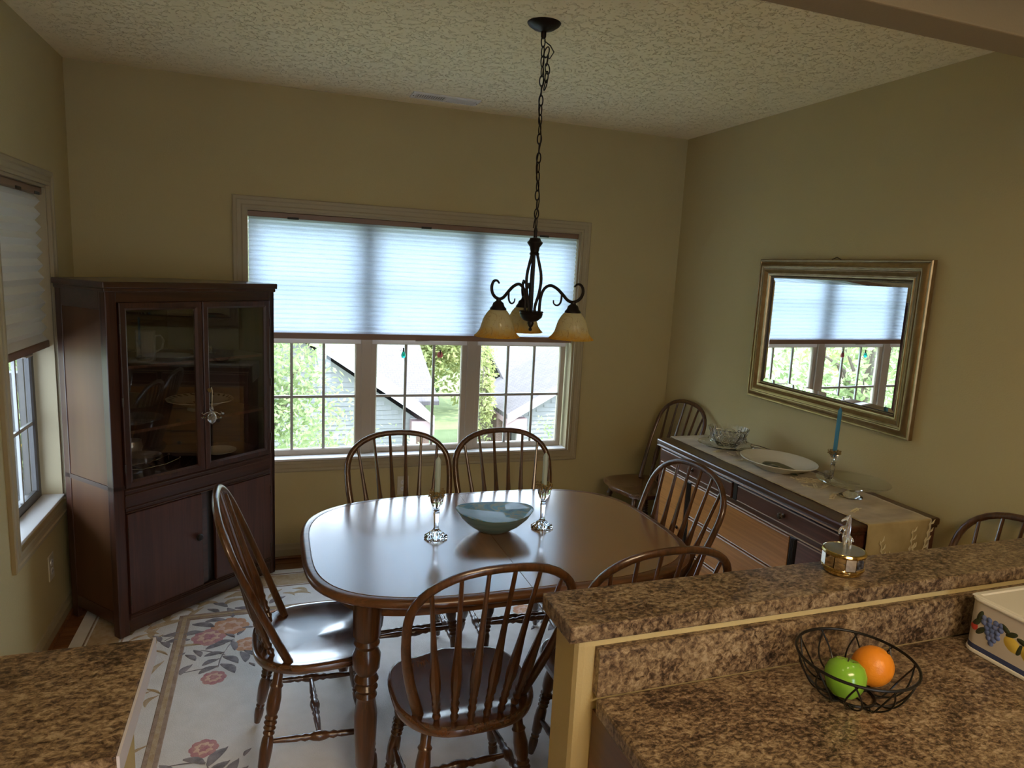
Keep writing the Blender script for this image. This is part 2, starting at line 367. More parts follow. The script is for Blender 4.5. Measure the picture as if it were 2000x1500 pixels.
# ---------------------------------------------------------------- windows
def window(name, label, f, a0, a1, b0, b1, n, wall_t=.14, cas=(.065, .065), h0=0.0, fm=None):
    root = sroot(name, label); fm = fm or M['winframe']
    cw, cb = cas
    pr = [(0, 0), (0, -.014), (.006, -.018), (.02, -.018), (.026, -.013), (.045, -.012), (.052, -.016), (.065, -.016), (.065, 0)]
    MB().ring(a0-cw, a1+cw, b0-cb, b1+cw, pr, f).build('casing', M['trim'], root)
    MB().ring(a0, a1, b0, b1, [(0, -.001), (.012, -.001), (.012, wall_t-.02), (0, wall_t-.02)], f).build('jamb', M['trim'], root)
    w = (a1-a0-.024)/n
    def fb(mb, A0, A1, B0, B1, h0, h1):
        P = [f(A0, B0, h0), f(A1, B0, h0), f(A1, B1, h0), f(A0, B1, h0), f(A0, B0, h1), f(A1, B0, h1), f(A1, B1, h1), f(A0, B1, h1)]
        return mb.add(P, [(3, 2, 1, 0), (4, 5, 6, 7), (0, 1, 5, 4), (1, 2, 6, 5), (2, 3, 7, 6), (3, 0, 4, 7)])
    # stool board
    fb(MB(), a0+.012, a1-.012, b0+.0005, b0+.014, -.012, .07+h0).build('stool', M['rail_white'], root, bevel=.003)
    for i in range(1, n):
        c = a0+.012+w*i; fb(MB(), c-.030, c+.030, b0+.012, b1-.012, .055+h0, .125+h0).build('mullion', fm, root, bevel=.004)
    mid = (b0+b1)/2-.012
    for i in range(n):
        A0, A1 = a0+.012+w*i+(.030 if i else .012), a0+.012+w*(i+1)-(.030 if i < n-1 else .012)
        for (B0, B1, h, nm) in ((b0+.014, mid+.018, .070+h0, 'lower_sash'), (mid-.018, b1-.012, .098+h0, 'upper_sash')):
            s = MB().ring(A0, A1, B0, B1, [(0, h+.027), (0, h), (.030, h), (.036, h+.008), (.036, h+.027)], f).build(nm, fm, root)
            G0, G1, K0, K1 = A0+.036, A1-.036, B0+.036, B1-.036
            if nm == 'lower_sash':
                fb(MB(), A0+.004, A1-.004, B1-.033, B1+.002, h-.006, h-.0005).build('meeting_rail', M['rail_white'], s, bevel=.003)
            gw, gh = (G1-G0)/3, (K1-K0)/2
            for k in (1, 2): fb(MB(), G0+gw*k-.008, G0+gw*k+.008, K0, K1, h+.008, h+.020).build('muntin', M['muntin'], s)
            fb(MB(), G0, G1, K0+gh-.008, K0+gh+.008, h+.0078, h+.0198).build('muntin', M['muntin'], s)
            for k in range(3):
                for j in range(2): fb(MB(), G0+gw*k, G0+gw*(k+1), K0+gh*j, K0+gh*(j+1), h+.0125, h+.0155).build('pane', M['pane'], s)
    return root
fB = lambda a, b, h: (a, h, b)
fL = lambda a, b, h: (XL-h, a, b)
window('window_1', 'wide triple window with grey muntins behind the dining table', fB, WX0, WX1, WZ0, WZ1, 3)
window('window_2', 'narrow window in the left wall beside the corner cabinet', fL, LY0, LY1, LZ0, LZ1, 1, .125, cas=(.065, .085), h0=.012, fm=M['sashgrey'])
MB().ring(LY0, LY1, LZ0, LZ1, [(0, .125), (.02, .125), (.02, .147), (0, .147)], fL).build('outer_frame', M['sashgrey'], bpy.data.objects['window_2'])
# unseen glazed opening added behind the camera for daylight fill
pd = sroot('fill_door_1', 'added glazed door behind the kitchen, unseen, for daylight fill')
fR = lambda a, b, h: (a, -6.6-h, b)
MB().ring(-2.05, -1.35, .0, 2.15, [(0, .0), (0, -.02), (.07, -.02), (.07, .05), (0, .05)], fR).build('frame', M['trim'], pd)
for k in range(1): MB().box(-1.98, -1.42, -6.63, -6.625, .07, 2.08).build('pane', M['pane'], pd)
box('cross_rail', M['trim'], (-1.98, -1.42, -6.65, -6.60, .95, 1.02), pd)

def pleated(name, label, f, a0, a1, bot, top, pitch, amp, h, cm, handle):
    t = thing(name, label, 'window shade')
    n = int((top-.03-bot-.034)/pitch*2); V = []; F = []
    for i in range(n+1):
        z = bot+.034+(top-.03-bot-.034)*i/n; hh = h+(amp if i % 2 else -amp)
        V += [f(a0+.004, z, hh), f(a1-.004, z, hh)]
    F = [(2*i, 2*i+1, 2*i+3, 2*i+2) for i in range(n)]
    MB().add(V, F).build('pleated_fabric', cm, t, fix=False)
    V = [f(a, bot+.034+(top-.03-bot-.034)*i/n, h+amp+.002+(0 if i % 2 else 2*amp)) for i in range(n+1) for a in (a0+.004, a1-.004)]
    MB().add(V, F).build('cell_back_fabric', cm, t, fix=False)
    def fb(A0, A1, B0, B1, h0, h1):
        P = [f(A0, B0, h0), f(A1, B0, h0), f(A1, B1, h0), f(A0, B1, h0), f(A0, B0, h1), f(A1, B0, h1), f(A1, B1, h1), f(A0, B1, h1)]
        return MB().add(P, [(3, 2, 1, 0), (4, 5, 6, 7), (0, 1, 5, 4), (1, 2, 6, 5), (2, 3, 7, 6), (3, 0, 4, 7)])
    fb(a0+.003, a1-.003, bot, bot+.034, h-.017, h+.017).build('bottom_rail', M['shade_rail'], t, bevel=.004)
    fb(a0+.001, a1-.001, top-.03, top-.0005, h-.02, h+.02).build('head_rail', M['shade_rail'], t, bevel=.003)
    c = (a0+a1)/2-.0
    fb(c-.045, c+.045, bot-.006, bot-.0005, h-.025, h-.005).build('lift_handle', M['rail_white'] if handle else M['shade_rail'], t, bevel=.002)
    for k in (-.38, 0, .38):
        q = c+k*(a1-a0)
        fb(q-.03, q+.03, top-.034, top-.022, h-.024, h-.0205).build('mounting_clip', M['slot'], t)
    return t
pleated('cellular_shade', 'wide white cellular shade half lowered over the triple window', fB, WX0+.012, WX1-.012, 1.322, WZ1-.013, .0262, .0050, .022, M['cloth'], True)
pleated('cellular_shade', 'dimmed pleated cellular shade lowered over the narrow left window', fL, LY0+.012, LY1-.012, 1.312, LZ1-.013, .056, .012, .032, M['clothL'], True)

# ---------------------------------------------------------------- bar tops and kitchen counter
bt = thing('bar_top', 'brown granite-look bar ledge holding the gold box, right foreground', 'countertop', (-1.0, -2.85, 1.0325))
box('slab', M['granite'], (-1.035, 1.0, -.082, .073, .0005, .0375), bt, .003)
bt = thing('bar_top', 'short brown granite-look ledge at the lower left corner', 'countertop', (-3.18, -2.93, 1.0325))
box('slab', M['granite'], (XL+3.18+.001, .374, -.17, .153, .0005, .0375), bt, .003)
box('end_cap', M['endcap'], (.3742, .3782, -.17, .153, .0005, .0377), bt)['label'] = 'pale end strip'
kc = thing('kitchen_counter', 'brown granite-look kitchen counter under the fruit basket', 'countertop', (-1.0, -3.27, .876))
box('slab', M['granite'], (-.975, .999, -.33, .3245, .0005, .038), kc, .006)
bs = MB(); q = [(0, 0), (.0235, 0), (.0235, .090)]+[(.0235-.012+.012*cos(a), .090+.012*sin(a)) for a in [pi/2*k/4 for k in range(1, 5)]]+[(0, .102)]
q = [(-u, z) for u, z in q]
V = [(x, .3485+u, .038+z) for x in (-.972, .999) for u, z in q]; n = len(q)
bs.add(V, [(i, (i+1) % n, n+(i+1) % n, n+i) for i in range(n)]+[tuple(range(n)), tuple(range(n, 2*n))])
bs.build('backsplash', M['granite'], kc, True)
for i in range(3):
    bc = thing('base_cabinet', ('oak base cabinet under the counter end nearest the table', 'oak base cabinet under the middle of the counter', 'oak base cabinet under the counter by the right wall')[i], 'cabinet', (-1.645+.655*i, -3.245, 0))
    box('body', M['sb_red'], (-.325, .325, -.31, .318, .09, .8755), bc); box('toe_kick', M['black'], (-.325, .325, -.25, .318, .0, .09), bc)
    for s in (-1, 1):
        d = box('door', M['sb_red'], (-.315 if s < 0 else .004, -.004 if s < 0 else .315, -.33, -.3105, .11, .86), bc, .004)
        MB().ball((s*.04, -.342, .76), .014).build('knob', M['bronze'], d, True)
kf = thing('added_fill_light', 'added warm fill light box, unseen behind the photographer', 'lamp', (-1.9, -4.9, 2.50))  # added soft fill for the dining room walls, no known fixture
box('housing', M['rail_white'], (-.62, .62, -.30, .30, -.09, -.0005), kf, .01); box('diffuser', M['kitchenlens'], (-.58, .58, -.26, .26, -.094, -.0905), kf)
ld = bpy.data.lights.new('fill_box_lamp', 'AREA'); ld.shape = 'RECTANGLE'; ld.size = 1.1; ld.size_y = .48; ld.energy = KFILL; ld.color = (1, .80, .55)
lo = bpy.data.objects.new('fill_box_light', ld); COL.objects.link(lo); lo.parent = kf; lo.location = (0, 0, -.10)
# recessed kitchen lamps
for i, (x, y) in enumerate(((-2.55, -3.35), (-1.55, -3.4), (-.65, -3.4), (-1.6, -4.7))):
    r = thing('recessed_lamp', ('recessed warm ceiling lamp above the passage', 'recessed warm ceiling lamp above the fruit basket', 'recessed warm ceiling lamp above the bread tin', 'recessed warm ceiling lamp at the back of the kitchen')[i], 'lamp', (x, y, 2.50))
    MB().lathe([(.06, -.004), (.085, -.006), (.085, -.0005), (.06, -.0005)], 24).build('trim_ring', M['rail_white'], r, True)
    MB().lathe([(.0001, -.003), (.06, -.003)], 24).build('lens', M['kitchenlens'], r)
    ld = bpy.data.lights.new('kitchen_lamp', 'AREA'); ld.shape = 'DISK'; ld.size = .11; ld.energy = KIT; ld.color = (1, .78, .52)
    lo = bpy.data.objects.new('lamp_light', ld); COL.objects.link(lo); lo.parent = r; lo.location = (0, 0, -.01)
# ---------------------------------------------------------------- rug
RZ = .010
RX0, RX1, RY0, RY1 = -3.466, -.60, -2.66, -.19
rug = thing('floral_rug', 'ivory floral rug with brown border bands under the dining table', 'rug')
box('pile_field', M['rug'], (RX0, RX1, RY0, RY1, 0.0005, RZ), rug)
fF = lambda a, b, h: (a, b, h)
def band(d0, d1, m, nm, h=.003): MB().ring(RX0, RX1, RY0, RY1, [(d0, RZ-.001), (d0+.004, RZ+h), (d1-.004, RZ+h), (d1, RZ-.001)], fF).build(nm, m, rug)
band(.052, .062, M['rugbrown'], 'border_line'); band(.068, .20, M['rugtan'], 'border_band', .002); band(.206, .216, M['rugbrown'], 'border_line')
band(.43, .485, M['rugbrown'], 'inner_frame'); band(.445, .470, M['rugtan'], 'inner_frame_stripe', .0045)
def zp(x, y): return at(100+x/4.348, 1050+y/4.348, 2, RZ).xy
RC = Vector(((RX0+RX1)/2, (RY0+RY1)/2))
def leafshape(mb, p0, p1, wd=.28, h=.006, bend=.12):
    p0, p1 = Vector(p0), Vector(p1); d = p1-p0; n = Vector((-d.y, d.x)); V = []; F = []; K = 7
    for i in range(K):
        t = i/(K-1); w = wd*sin(pi*min(1, t*.96+.04))**.8*(.5)*1.0; c = p0+d*t+n*bend*sin(pi*t)
        for s in (-1, 0, 1): q = c+n*w*s; V.append((q.x, q.y, RZ+(h*.6 if s == 0 else .0005)))
    for i in range(K-1):
        for s in (0, 1): F.append((3*i+s, 3*i+s+1, 3*i+4+s, 3*i+3+s))
    mb.add(V, F)
def flower(mb, c, r, which):
    for ring_, (k, rr, ph) in enumerate(((8, 1.0, 0), (6, .62, .4), (3, .3, .2))):
        for i in range(k if ring_ in which else 0):
            a = 2*pi*i/k+ph; p = Vector(c)+Vector((cos(a), sin(a)))*r*rr*.62; V = []; rad = r*.42*(1-.16*ring_)
            z = RZ+.0006+ring_*.0008
            V = [(p.x, p.y, z+.0018)]+[(p.x+rad*cos(b), p.y+rad*sin(b), z) for b in [2*pi*j/9 for j in range(9)]]
            mb.add(V, [(0, 1+j, 1+(j+1) % 9) for j in range(9)])
LV = [(1110,795,940,840),(1095,840,1300,800),(975,890,1180,870),(860,840,930,890),(930,890,1000,940),(1200,740,1390,760),(1310,715,1490,700),(1330,610,1430,640),(1500,600,1540,680),(1560,600,1700,610),(1480,820,1560,850),(1580,830,1640,790),(1620,770,1720,760),(1370,920,1550,870),(1310,950,1480,900),(1210,960,1270,1015),(1140,1000,1225,1048),(1300,1010,1470,975),(1280,1090,1430,1030),(1460,1010,1590,1065),(1440,1075,1560,1150),(1250,1160,1420,1090),(1530,880,1560,960),(1610,970,1650,1060),(1680,1065,1730,1095),(1090,1170,1200,1080),(1050,1035,1140,980),(1640,960,1720,1000),(1380,560,1500,590),(1850,560,1990,500),(1810,640,1960,600)]
ST = [(1130,1150,1420,1100),(1420,1100,1480,960),(1480,960,1560,870),(960,880,1100,820),(1270,960,1480,1000)]
TN = [(790,800,1180,690),(1150,700,1300,590),(830,1180,960,1050),(870,960,990,1000),(800,1290,930,1330),(1060,935,1270,910),(1850,760,1990,735),(1840,520,1960,440),(660,880,830,820)]
def placed(items, fn): 
    out = []
    for it in items: out.append(fn(it))
    return out
leaves = [(zp(a, b), zp(c, d)) for a, b, c, d in LV]; stems = [(zp(a, b), zp(c, d)) for a, b, c, d in ST]; tans = [(zp(a, b), zp(c, d)) for a, b, c, d in TN]
cor = [(zp(1520, 755), .085), (zp(1670, 905), .06), (zp(1900, 640), .07)]; pk = [(zp(1340, 845), .075), (zp(1380, 1190), .05)]
for sx, sy in ((1, 1), (-1, 1), (1, -1), (-1, -1)):
    mir = lambda p: Vector((RC.x+(p.x-RC.x)*sx, RC.y+(p.y-RC.y)*sy))
    for p, q in leaves: a = MB(); leafshape(a, mir(p), mir(q), .40); a.build('leaf', M['rugleaf'], rug, True)
    for p, q in stems: a = MB(); leafshape(a, mir(p), mir(q), .05, .004, .05); a.build('stem', M['rugleaf'], rug, True)
    for p, q in tans: a = MB(); leafshape(a, mir(p), mir(q), .20, .006, .1); a.build('scroll', M['rugtan'], rug, True)
    for c, r in cor: a = MB(); flower(a, mir(c), r, (0, 2)); o = a.build('flower', M['rugcoral'], rug); a = MB(); flower(a, mir(c), r, (1,)); a.build('inner_petals', M['ruglight'], o)
    for c, r in pk: a = MB(); flower(a, mir(c), r, (0, 2)); o = a.build('flower', M['rugpink'], rug); a = MB(); flower(a, mir(c), r, (1,)); a.build('inner_petals', M['ruglight'], o)
a = MB(); random.seed(3)
for k in range(150):                                   # scrolling sprigs in the border between the bands
    t = random.random(); side = k % 4; d = random.uniform(.24, .40); L = random.uniform(.06, .12); g = random.uniform(-.7, .7)
    if side < 2: p = Vector((RX0+.2+t*(RX1-RX0-.4), RY1-d if side else RY0+d)); e = Vector((cos(g), sin(g)))*L
    else: p = Vector((RX0+d if side == 2 else RX1-d, RY0+.2+t*(RY1-RY0-.4))); e = Vector((sin(g), cos(g)))*L
    leafshape(a, p, p+e, .3, .004, .25)
a.build('border_sprigs', M['rugtan'], rug, True)['kind'] = 'stuff'
FZ = RZ+.0060     # standing height on the rug

# ---------------------------------------------------------------- dining table
TC = Vector((-1.775, -1.662)); TA, TB, TN_ = .730, .507, 3.5
def sup(a, b, n, k=72): 
    out = []
    for i in range(k):
        t = 2*pi*i/k; c, s = cos(t), sin(t); out.append((a*math.copysign(abs(c)**(2/n), c), b*math.copysign(abs(s)**(2/n), s)))
    return out
tb = thing('dining_table', 'oval oak dining table set with a teal bowl and candlesticks', 'table', (TC.x, TC.y, FZ))
TT = .750-FZ
def ringstack(mb, levels, n=TN_, k=96):
    V = []; F = []; 
    for ins, z in levels: V += [(x, y, z) for x, y in sup(TA-ins, TB-ins, n, k)]
    for i in range(len(levels)-1):
        for j in range(k): F.append((i*k+j, i*k+(j+1) % k, (i+1)*k+(j+1) % k, (i+1)*k+j))
    return mb.add(V, F)
ringstack(MB(), [(.034, TT-.028), (.012, TT-.03), (.002, TT-.022), (0, TT-.014), (.003, TT-.006), (.010, TT-.0015), (.018, TT-.0005), (.0295, TT-.0008), (.031, TT-.004), (.034, TT-.004)]).build('moulded_rim', M['tablerim'], tb, True)
poly = sup(TA-.033, TB-.033, TN_, 96); XS = -.022
for s in (-1, 1):
    half = [(x, y) for x, y in poly if (x-XS)*s > .002]; half.sort(key=lambda p: atan2(p[1], (p[0]-XS)*s))
    yb = (TB-.033)*.999
    half = [((XS+s*.0007), -yb)]+half+[((XS+s*.0007), yb)]
    if s < 0: half = half[::-1]
    MB().prism(half, TT-.026, TT).build('top_leaf', M['tabletop'], tb, bevel=.0006)
ringstack(MB(), [(.10, TT-.027), (.10, TT-.095), (.122, TT-.095), (.122, TT-.027)], 4.5).build('apron', M['tablerim'], tb, True)
legp = [(0, .017), (.02, .022), (.05, .026), (.09, .020), (.11, .027), (.13, .021), (.16, .03), (.30, .036), (.42, .038), (.50, .030), (.52, .036), (.54, .029), (.56, .038), (.58, .029), (.60, .040), (.63, .031), (.66, .043), (.72, .046), (.76, .034), (.78, .042), (.80, .036), (.82, .044), (1.0, .046)]
lm = MB().turn((0, 0, 0), (0, 0, TT-.028), legp, 16).mesh('leg', M['oak'], True)
for sx in (-1, 1):
    for sy in (-1, 1): inst('leg', lm, tb, (sx*.54, sy*.365, 0))

# ---------------------------------------------------------------- windsor chairs
def hoop_pt(h):     # h = -1..1 along the bow, returns local point in bow plane (x, v)  v = height above seat along lean
    return None
SEATZ = .452
LEANA = (Vector((0, -.100, SEATZ-.012)), Vector((0, -.322, .988)))
LD = (LEANA[1]-LEANA[0]); HL = LD.length; LDn = LD.normalized()
def bow(x, v): p = LEANA[0]+LDn*v; return Vector((x, p.y, p.z))
def bow_path():
    hw, hv = .236, HL*.70; pts = []
    for i in range(9): 
        t = i/9; x = .160+(hw-.160)*sin(t*pi/2); pts.append((x, hv*t))
    for i in range(0, 19):
        a = pi*i/18; pts.append((hw*math.copysign(abs(cos(a))**.84, cos(a)), hv+(HL-hv-.008)*sin(a)**.90 if 0 < i < 18 else hv))
    for i in range(8, -1, -1):
        t = i/9; x = .160+(hw-.160)*sin(t*pi/2); pts.append((-x, hv*t))
    return pts
BP = bow_path()
def make_chair():
    root = thing('windsor_chair', '-', 'chair')
    # saddle seat
    K = 56; lv = []; V = []; F = []
    def outline(a):
        c, s = cos(a), sin(a); w = .222 if s > -.2 else .222-.028*min(1, (-s-.2)/.8)
        x = w*math.copysign(abs(c)**.62, c); y = .215*math.copysign(abs(s)**.70, s)
        if s > 0: y += .012*cos(3*pi*min(1, abs(x)/.2)/1.5)*s-.006*s
        return x, y
    def top(x, y, r):
        d = .020*max(0, 1-(r/.92)**4)
        if y > 0: d *= 1-.75*math.exp(-(x/.045)**2)*min(1, y/.12)
        if y < -.10: d *= max(0, 1-(-.10-y)/.05)
        return SEATZ-d
    levels = [.02, .2, .4, .58, .72, .84, .92, .965]
    for r in levels:
        for k in range(K): x, y = outline(2*pi*k/K); V.append((x*r, y*r, top(x*r, y*r, r)))
    for r, z in ((.99, SEATZ-.004), (1, SEATZ-.013), (.985, SEATZ-.026), (.93, SEATZ-.034), (.02, SEATZ-.036)):
        for k in range(K): x, y = outline(2*pi*k/K); V.append((x*r, y*r, z))
    for i in range(len(levels)+4):
        for k in range(K): F.append((i*K+k, i*K+(k+1) % K, (i+1)*K+(k+1) % K, (i+1)*K+k))
    F += [tuple(range(K)), tuple((len(levels)+4)*K+k for k in range(K))]
    MB().add(V, F).build('seat', M['oakseat'], root, True)
    MB().tube([bow(x, v) for x, v in BP], lambda t: .0132+.0035*abs(2*t-1)**3, 10, flat=.85, up=(0, 1, 0)).build('bow', M['oak'], root, True)
    sp = [(0, .008), (.03, .009), (.05, .013), (.075, .0085), (.10, .0135), (.125, .009), (.15, .0135), (.175, .0095), (.20, .0135), (.225, .0115), (.27, .0155), (.34, .0165), (.42, .0140), (.55, .0098), (.75, .0072), (1, .006)]
    for i in range(6):
        u = (i-2.5)/2.5; xt = u*.186; xb = u*.118; yb = -.178+.028*u*u
        vt = min((abs(abs(px)-abs(xt)), pv) for px, pv in BP if px*xt > 0 and pv > HL*.6)[1]
        MB().turn((xb, yb, SEATZ-.008), bow(xt, vt), sp, 9).build('spindle', M['oak'], root, True)
    lp = [(0, .011), (.03, .013), (.08, .016), (.14, .0165), (.16, .012), (.18, .016), (.20, .012), (.23, .018), (.36, .021), (.44, .019), (.47, .014), (.49, .0195), (.51, .0145), (.53, .0205), (.55, .015), (.57, .0215), (.59, .016), (.61, .0215), (.63, .016), (.68, .022), (.76, .0225), (.84, .018), (.86, .022), (.88, .016), (1, .016)]
    feet = {}
    for sx in (-1, 1):
        for sy in (-1, 1):
            f0 = Vector((sx*.195, sy*.190-.01, 0)); t0 = Vector((sx*.140, sy*.130, SEATZ-.034)); feet[sx, sy] = (f0, t0)
            MB().turn(f0, t0, lp, 12).build('leg', M['oak'], root, True)
    pt = lambda k, t: feet[k][0].lerp(feet[k][1], t)
    bp = [(0, .007), (.15, .010), (.28, .012), (.32, .009), (.36, .014), (.40, .010), (.44, .015), (.5, .018), (.56, .015), (.60, .010), (.64, .014), (.68, .009), (.72, .012), (.85, .010), (1, .007)]
    for sx in (-1, 1): MB().turn(pt((sx, -1), .42), pt((sx, 1), .36), bp, 10).build('stretcher', M['oak'], root, True)
    m0, m1 = (pt((-1, -1), .42)+pt((-1, 1), .36))/2, (pt((1, -1), .42)+pt((1, 1), .36))/2
    MB().turn(m0, m1, bp, 10).build('stretcher', M['oak'], root, True)
    MB().turn(pt((-1, 1), .56), pt((1, 1), .56), bp, 10).build('stretcher', M['oak'], root, True)
    return root
ch0 = make_chair()
CHAIRS = [   # x, y, heading of the seat front (0 = +y), z, label
    (-2.455, -1.745, -pi/2+.03, FZ, 'bow-back Windsor chair at the left end of the table, side view'),
    (-2.042, -1.308, pi+.02, FZ, 'bow-back Windsor chair behind the table nearest the corner cabinet'),
    (-1.555, -1.318, pi-.03, FZ, 'bow-back Windsor chair behind the table nearest the sideboard corner'),
    (-1.224, -1.740, pi/2+.08, FZ, 'bow-back Windsor chair at the right table end, before the sideboard'),
    (-2.038, -2.175, .03, FZ, 'bow-back Windsor chair in front of the table, seat and spindles fully showing'),
    (-1.510, -2.172, .0, FZ, 'bow-back Windsor chair whose bow alone shows above the bar ledge'),
    (-.356, -.365, pi/2+.05, 0.0, 'bow-back Windsor chair in the far corner behind the sideboard'),
    (-.362, -2.525, pi/2, 0.0, 'bow-back Windsor chair against the right wall beyond the bar ledge')]
for i, (x, y, rz, z, lab) in enumerate(CHAIRS):
    c = ch0 if i == 0 else dup(ch0)
    c.location = (x, y, z+.0028); c.rotation_euler = (0, 0, rz); tag(c, lab, 'chair', 'dining chairs')

# ---------------------------------------------------------------- corner china cabinet
CA = radians(40.6); CW, CD, CH_ = .885, .392, 1.622
cab = thing('china_cabinet', 'dark mahogany corner china cabinet with two glass doors', 'cabinet', (-3.262, -.797, FZ), CA)
# local: x along the front 0..CW, y depth (into the corner)
foot = [(0, 0), (CW, 0), (CW, .272), (.60, .50), (.30, .50), (0, CD)]
def foot_in(d): return [(d, d), (CW-d, d), (CW-d, .272-d*.3), (.60-d*.3, .50-d), (.30+d*.3, .50-d), (d, CD-d)]
MB().prism(foot_in(-.0)[:], .70, .72).build('deck_shelf', M['mahogin'], cab)
def wallp(p, q, z0, z1, m, nm, t=.016):
    p, q = Vector(p), Vector(q); d = (q-p).normalized(); n = Vector((-d.y, d.x))*t
    MB().prism([p[:], q[:], (q+n)[:], (p+n)[:]], z0, z1).build(nm, m, cab)
wallp(foot[2], foot[3], .02, 1.58, M['mahogin'], 'back_panel'); wallp(foot[3], foot[4], .02, 1.58, M['mahogin'], 'back_panel'); wallp(foot[4], foot[5], .02, 1.58, M['mahogin'], 'back_panel')
# left side: framed panel
sd = MB().box(.004, .018, .03, CD-.03, .06, 1.58).build('side_panel', M['mahogside'], cab)
box('side_stile', M['mahog'], (0, .022, CD-.045, CD, 0, 1.58), cab, .003)
box('side_rail', M['mahogh'], (0, .021, .045, CD-.045, 1.50, 1.58), cab, .002); box('side_rail', M['mahogh'], (0, .021, .045, CD-.045, .06, .12), cab, .002); 
wallp((CW, 0), (CW, .272), .02, 1.58, M['mahog'], 'side_panel')
box('corner_post', M['mahog'], (0, .050, 0, .046, 0, 1.58), cab, .004); box('corner_post', M['mahog'], (CW-.034, CW, 0, .046, 0, 1.58), cab, .004)
tp = [(-.014, -.014), (CW+.014, -.014), (CW+.012, .272), (.60, .505), (.30, .505), (-.014, CD)]
MB().prism(tp, 1.594, CH_).build('top_board', M['mahogh'], cab, bevel=.004)
MB().prism([(-.007, -.007), (CW+.007, -.007), (CW+.005, .272), (.60, .502), (.30, .502), (-.007, CD)], 1.578, 1.594).build('cornice', M['mahogh'], cab, bevel=.003)
box('frieze', M['mahogh'], (.05, CW-.034, .002, .03, 1.535, 1.578), cab)
box('waist_rail', M['mahogh'], (.05, CW-.034, -.002, .03, .588, .70), cab, .002)
for z in (.592, .612, .672, .694): MB().tube([(.05, -.003, z), (CW-.034, -.003, z)], .0045, 8).build('waist_bead', M['mahogh'], cab, True)
box('plinth', M['mahogh'], (.05, CW-.034, .002, .03, .012, .10), cab)
for z in (.078, .088, .098): MB().tube([(.05, -.001, z), (CW-.034, -.001, z)], .005, 8).build('plinth_bead', M['mahogh'], cab, True)
br = [(.05, .015), (.05, 0), (.12, 0), (.15, .012), (CW-.13, .012), (CW-.10, 0), (CW-.034, 0), (CW-.034, .015)]
for z, nm in ((1.232, 'shelf'), (.935, 'shelf')):
    MB().prism([(.03, .05), (CW-.03, .05), (CW-.03, .26), (.60, .48), (.30, .48), (.03, CD-.02)], z, z+.014).build(nm, M['mahogin'] if 0 else M['sb_red'], cab)
# glass doors
mid = .05+(CW-.084)/2
for k, (x0, x1) in enumerate(((.052, mid-.002), (mid+.002, CW-.036))):
    d = MB().ring(x0, x1, .705, 1.533, [(0, .010), (0, -.010), (.004, -.013), (.024, -.013), (.034, -.004), (.034, .010), (0, .010)], lambda a, b, h: (a, h, b)).build('glass_door', M['mahog'], cab)
    MB().box(x0+.032, x1-.032, -.0015, .0015, .737, 1.501).build('pane', glass_thin('cabinet_pane', (.86, .86, .85), .16) if k == 0 else bpy.data.materials['cabinet_pane'], d)
    hx = x0-.001 if k == 0 else x1+.001
    for z in (.80, 1.10, 1.42): MB().tube([(hx, -.013, z-.02), (hx, -.013, z+.02)], .0035, 8).build('hinge', M['brass'] if 0 else M['golddark'], d, True)
    if k == 1:
        kn = MB(); kn.M = Matrix.Translation((x0+.016, -.013, 1.105)) @ Matrix.Rotation(pi/2, 4, 'X'); kn.lathe([(.004, 0), (.004, .010), (.010, .013), (.012, .019), (.008, .024), (.0001, .025)], 14); kn.build('knob', M['gold'], d, True)
# lower doors; a black sheet behind them stands in for the shade between
box('recess_shade', M['black'], (.05, CW-.034, .02, .03, .10, .588), cab)
for k, (x0, x1) in enumerate(((.054, mid-.022), (mid+.052, CW-.038))):
    d = box('cupboard_door', M['mahogdoor'], (x0, x1, -.008, .014, .104, .584), cab, .003)
    kx = x1-.03 if k == 0 else x0+.03
    if k == 0:
        kn = MB(); kn.M = Matrix.Translation((kx, -.008, .37)) @ Matrix.Rotation(pi/2, 4, 'X'); kn.lathe([(.006, 0), (.006, .008), (.015, .012), (.018, .02), (.013, .027), (.0001, .029)], 16); kn.build('knob', M['black'], d, True)
    hx = x0-.001 if k == 0 else x1+.001
    for z in (.17, .50): MB().tube([(hx, -.010, z-.022), (hx, -.010, z+.022)], .003, 8).build('hinge', M['golddark'], d, True)
box('centre_stile', M['mahogh'], (mid-.018, mid+.014, .008, .02, .104, .584), cab)
CM = Matrix.Translation((-3.262, -.797, FZ)) @ Matrix.Rotation(CA, 4, 'Z')
def incab(x, y, z): return tuple(CM @ Vector((x, y, z)))
# contents of the cabinet
def plate_prof(r, h, t=.004): return [(.0001, 0), (r*.5, 0), (r*.55, .002), (r*.72, h*.5), (r, h), (r, h+t*.6), (r*.7, h*.5+t), (r*.5, t), (.0001, t)]
scal = lambda a, z: 1+.02*cos(16*a)
p = thing('glass_pitcher', 'cut glass pitcher on the top shelf of the china cabinet', 'pitcher', incab(.275, .17, 1.2465))
MB().lathe([(.0001, .0), (.036, 0), (.040, .005), (.043, .06), (.045, .105), (.042, .125), (.046, .142), (.043, .142), (.039, .125), (.041, .105), (.038, .02), (.0001, .012)], 20, mod=lambda a, z: 1+.03*cos(10*a)).build('body', M['frost'], p, True)
MB().tube([(.043, 0, .115), (.065, 0, .12), (.078, 0, .095), (.07, 0, .06), (.043, 0, .04)], .005, 8).build('handle', M['frost'], p, True)
p = thing('butter_dish', 'low covered glass dish on the top cabinet shelf', 'dish', incab(.60, .2, 1.2465), CA)
MB().box(-.055, .055, -.03, .03, 0, .008).build('base', M['frost'], p, bevel=.003); MB().box(-.045, .045, -.023, .023, .0085, .045).build('cover', M['frost'], p, bevel=.008)
p = thing('glass_plate', 'cut glass plate on the middle shelf of the china cabinet', 'plate', incab(.215, .20, .9495))
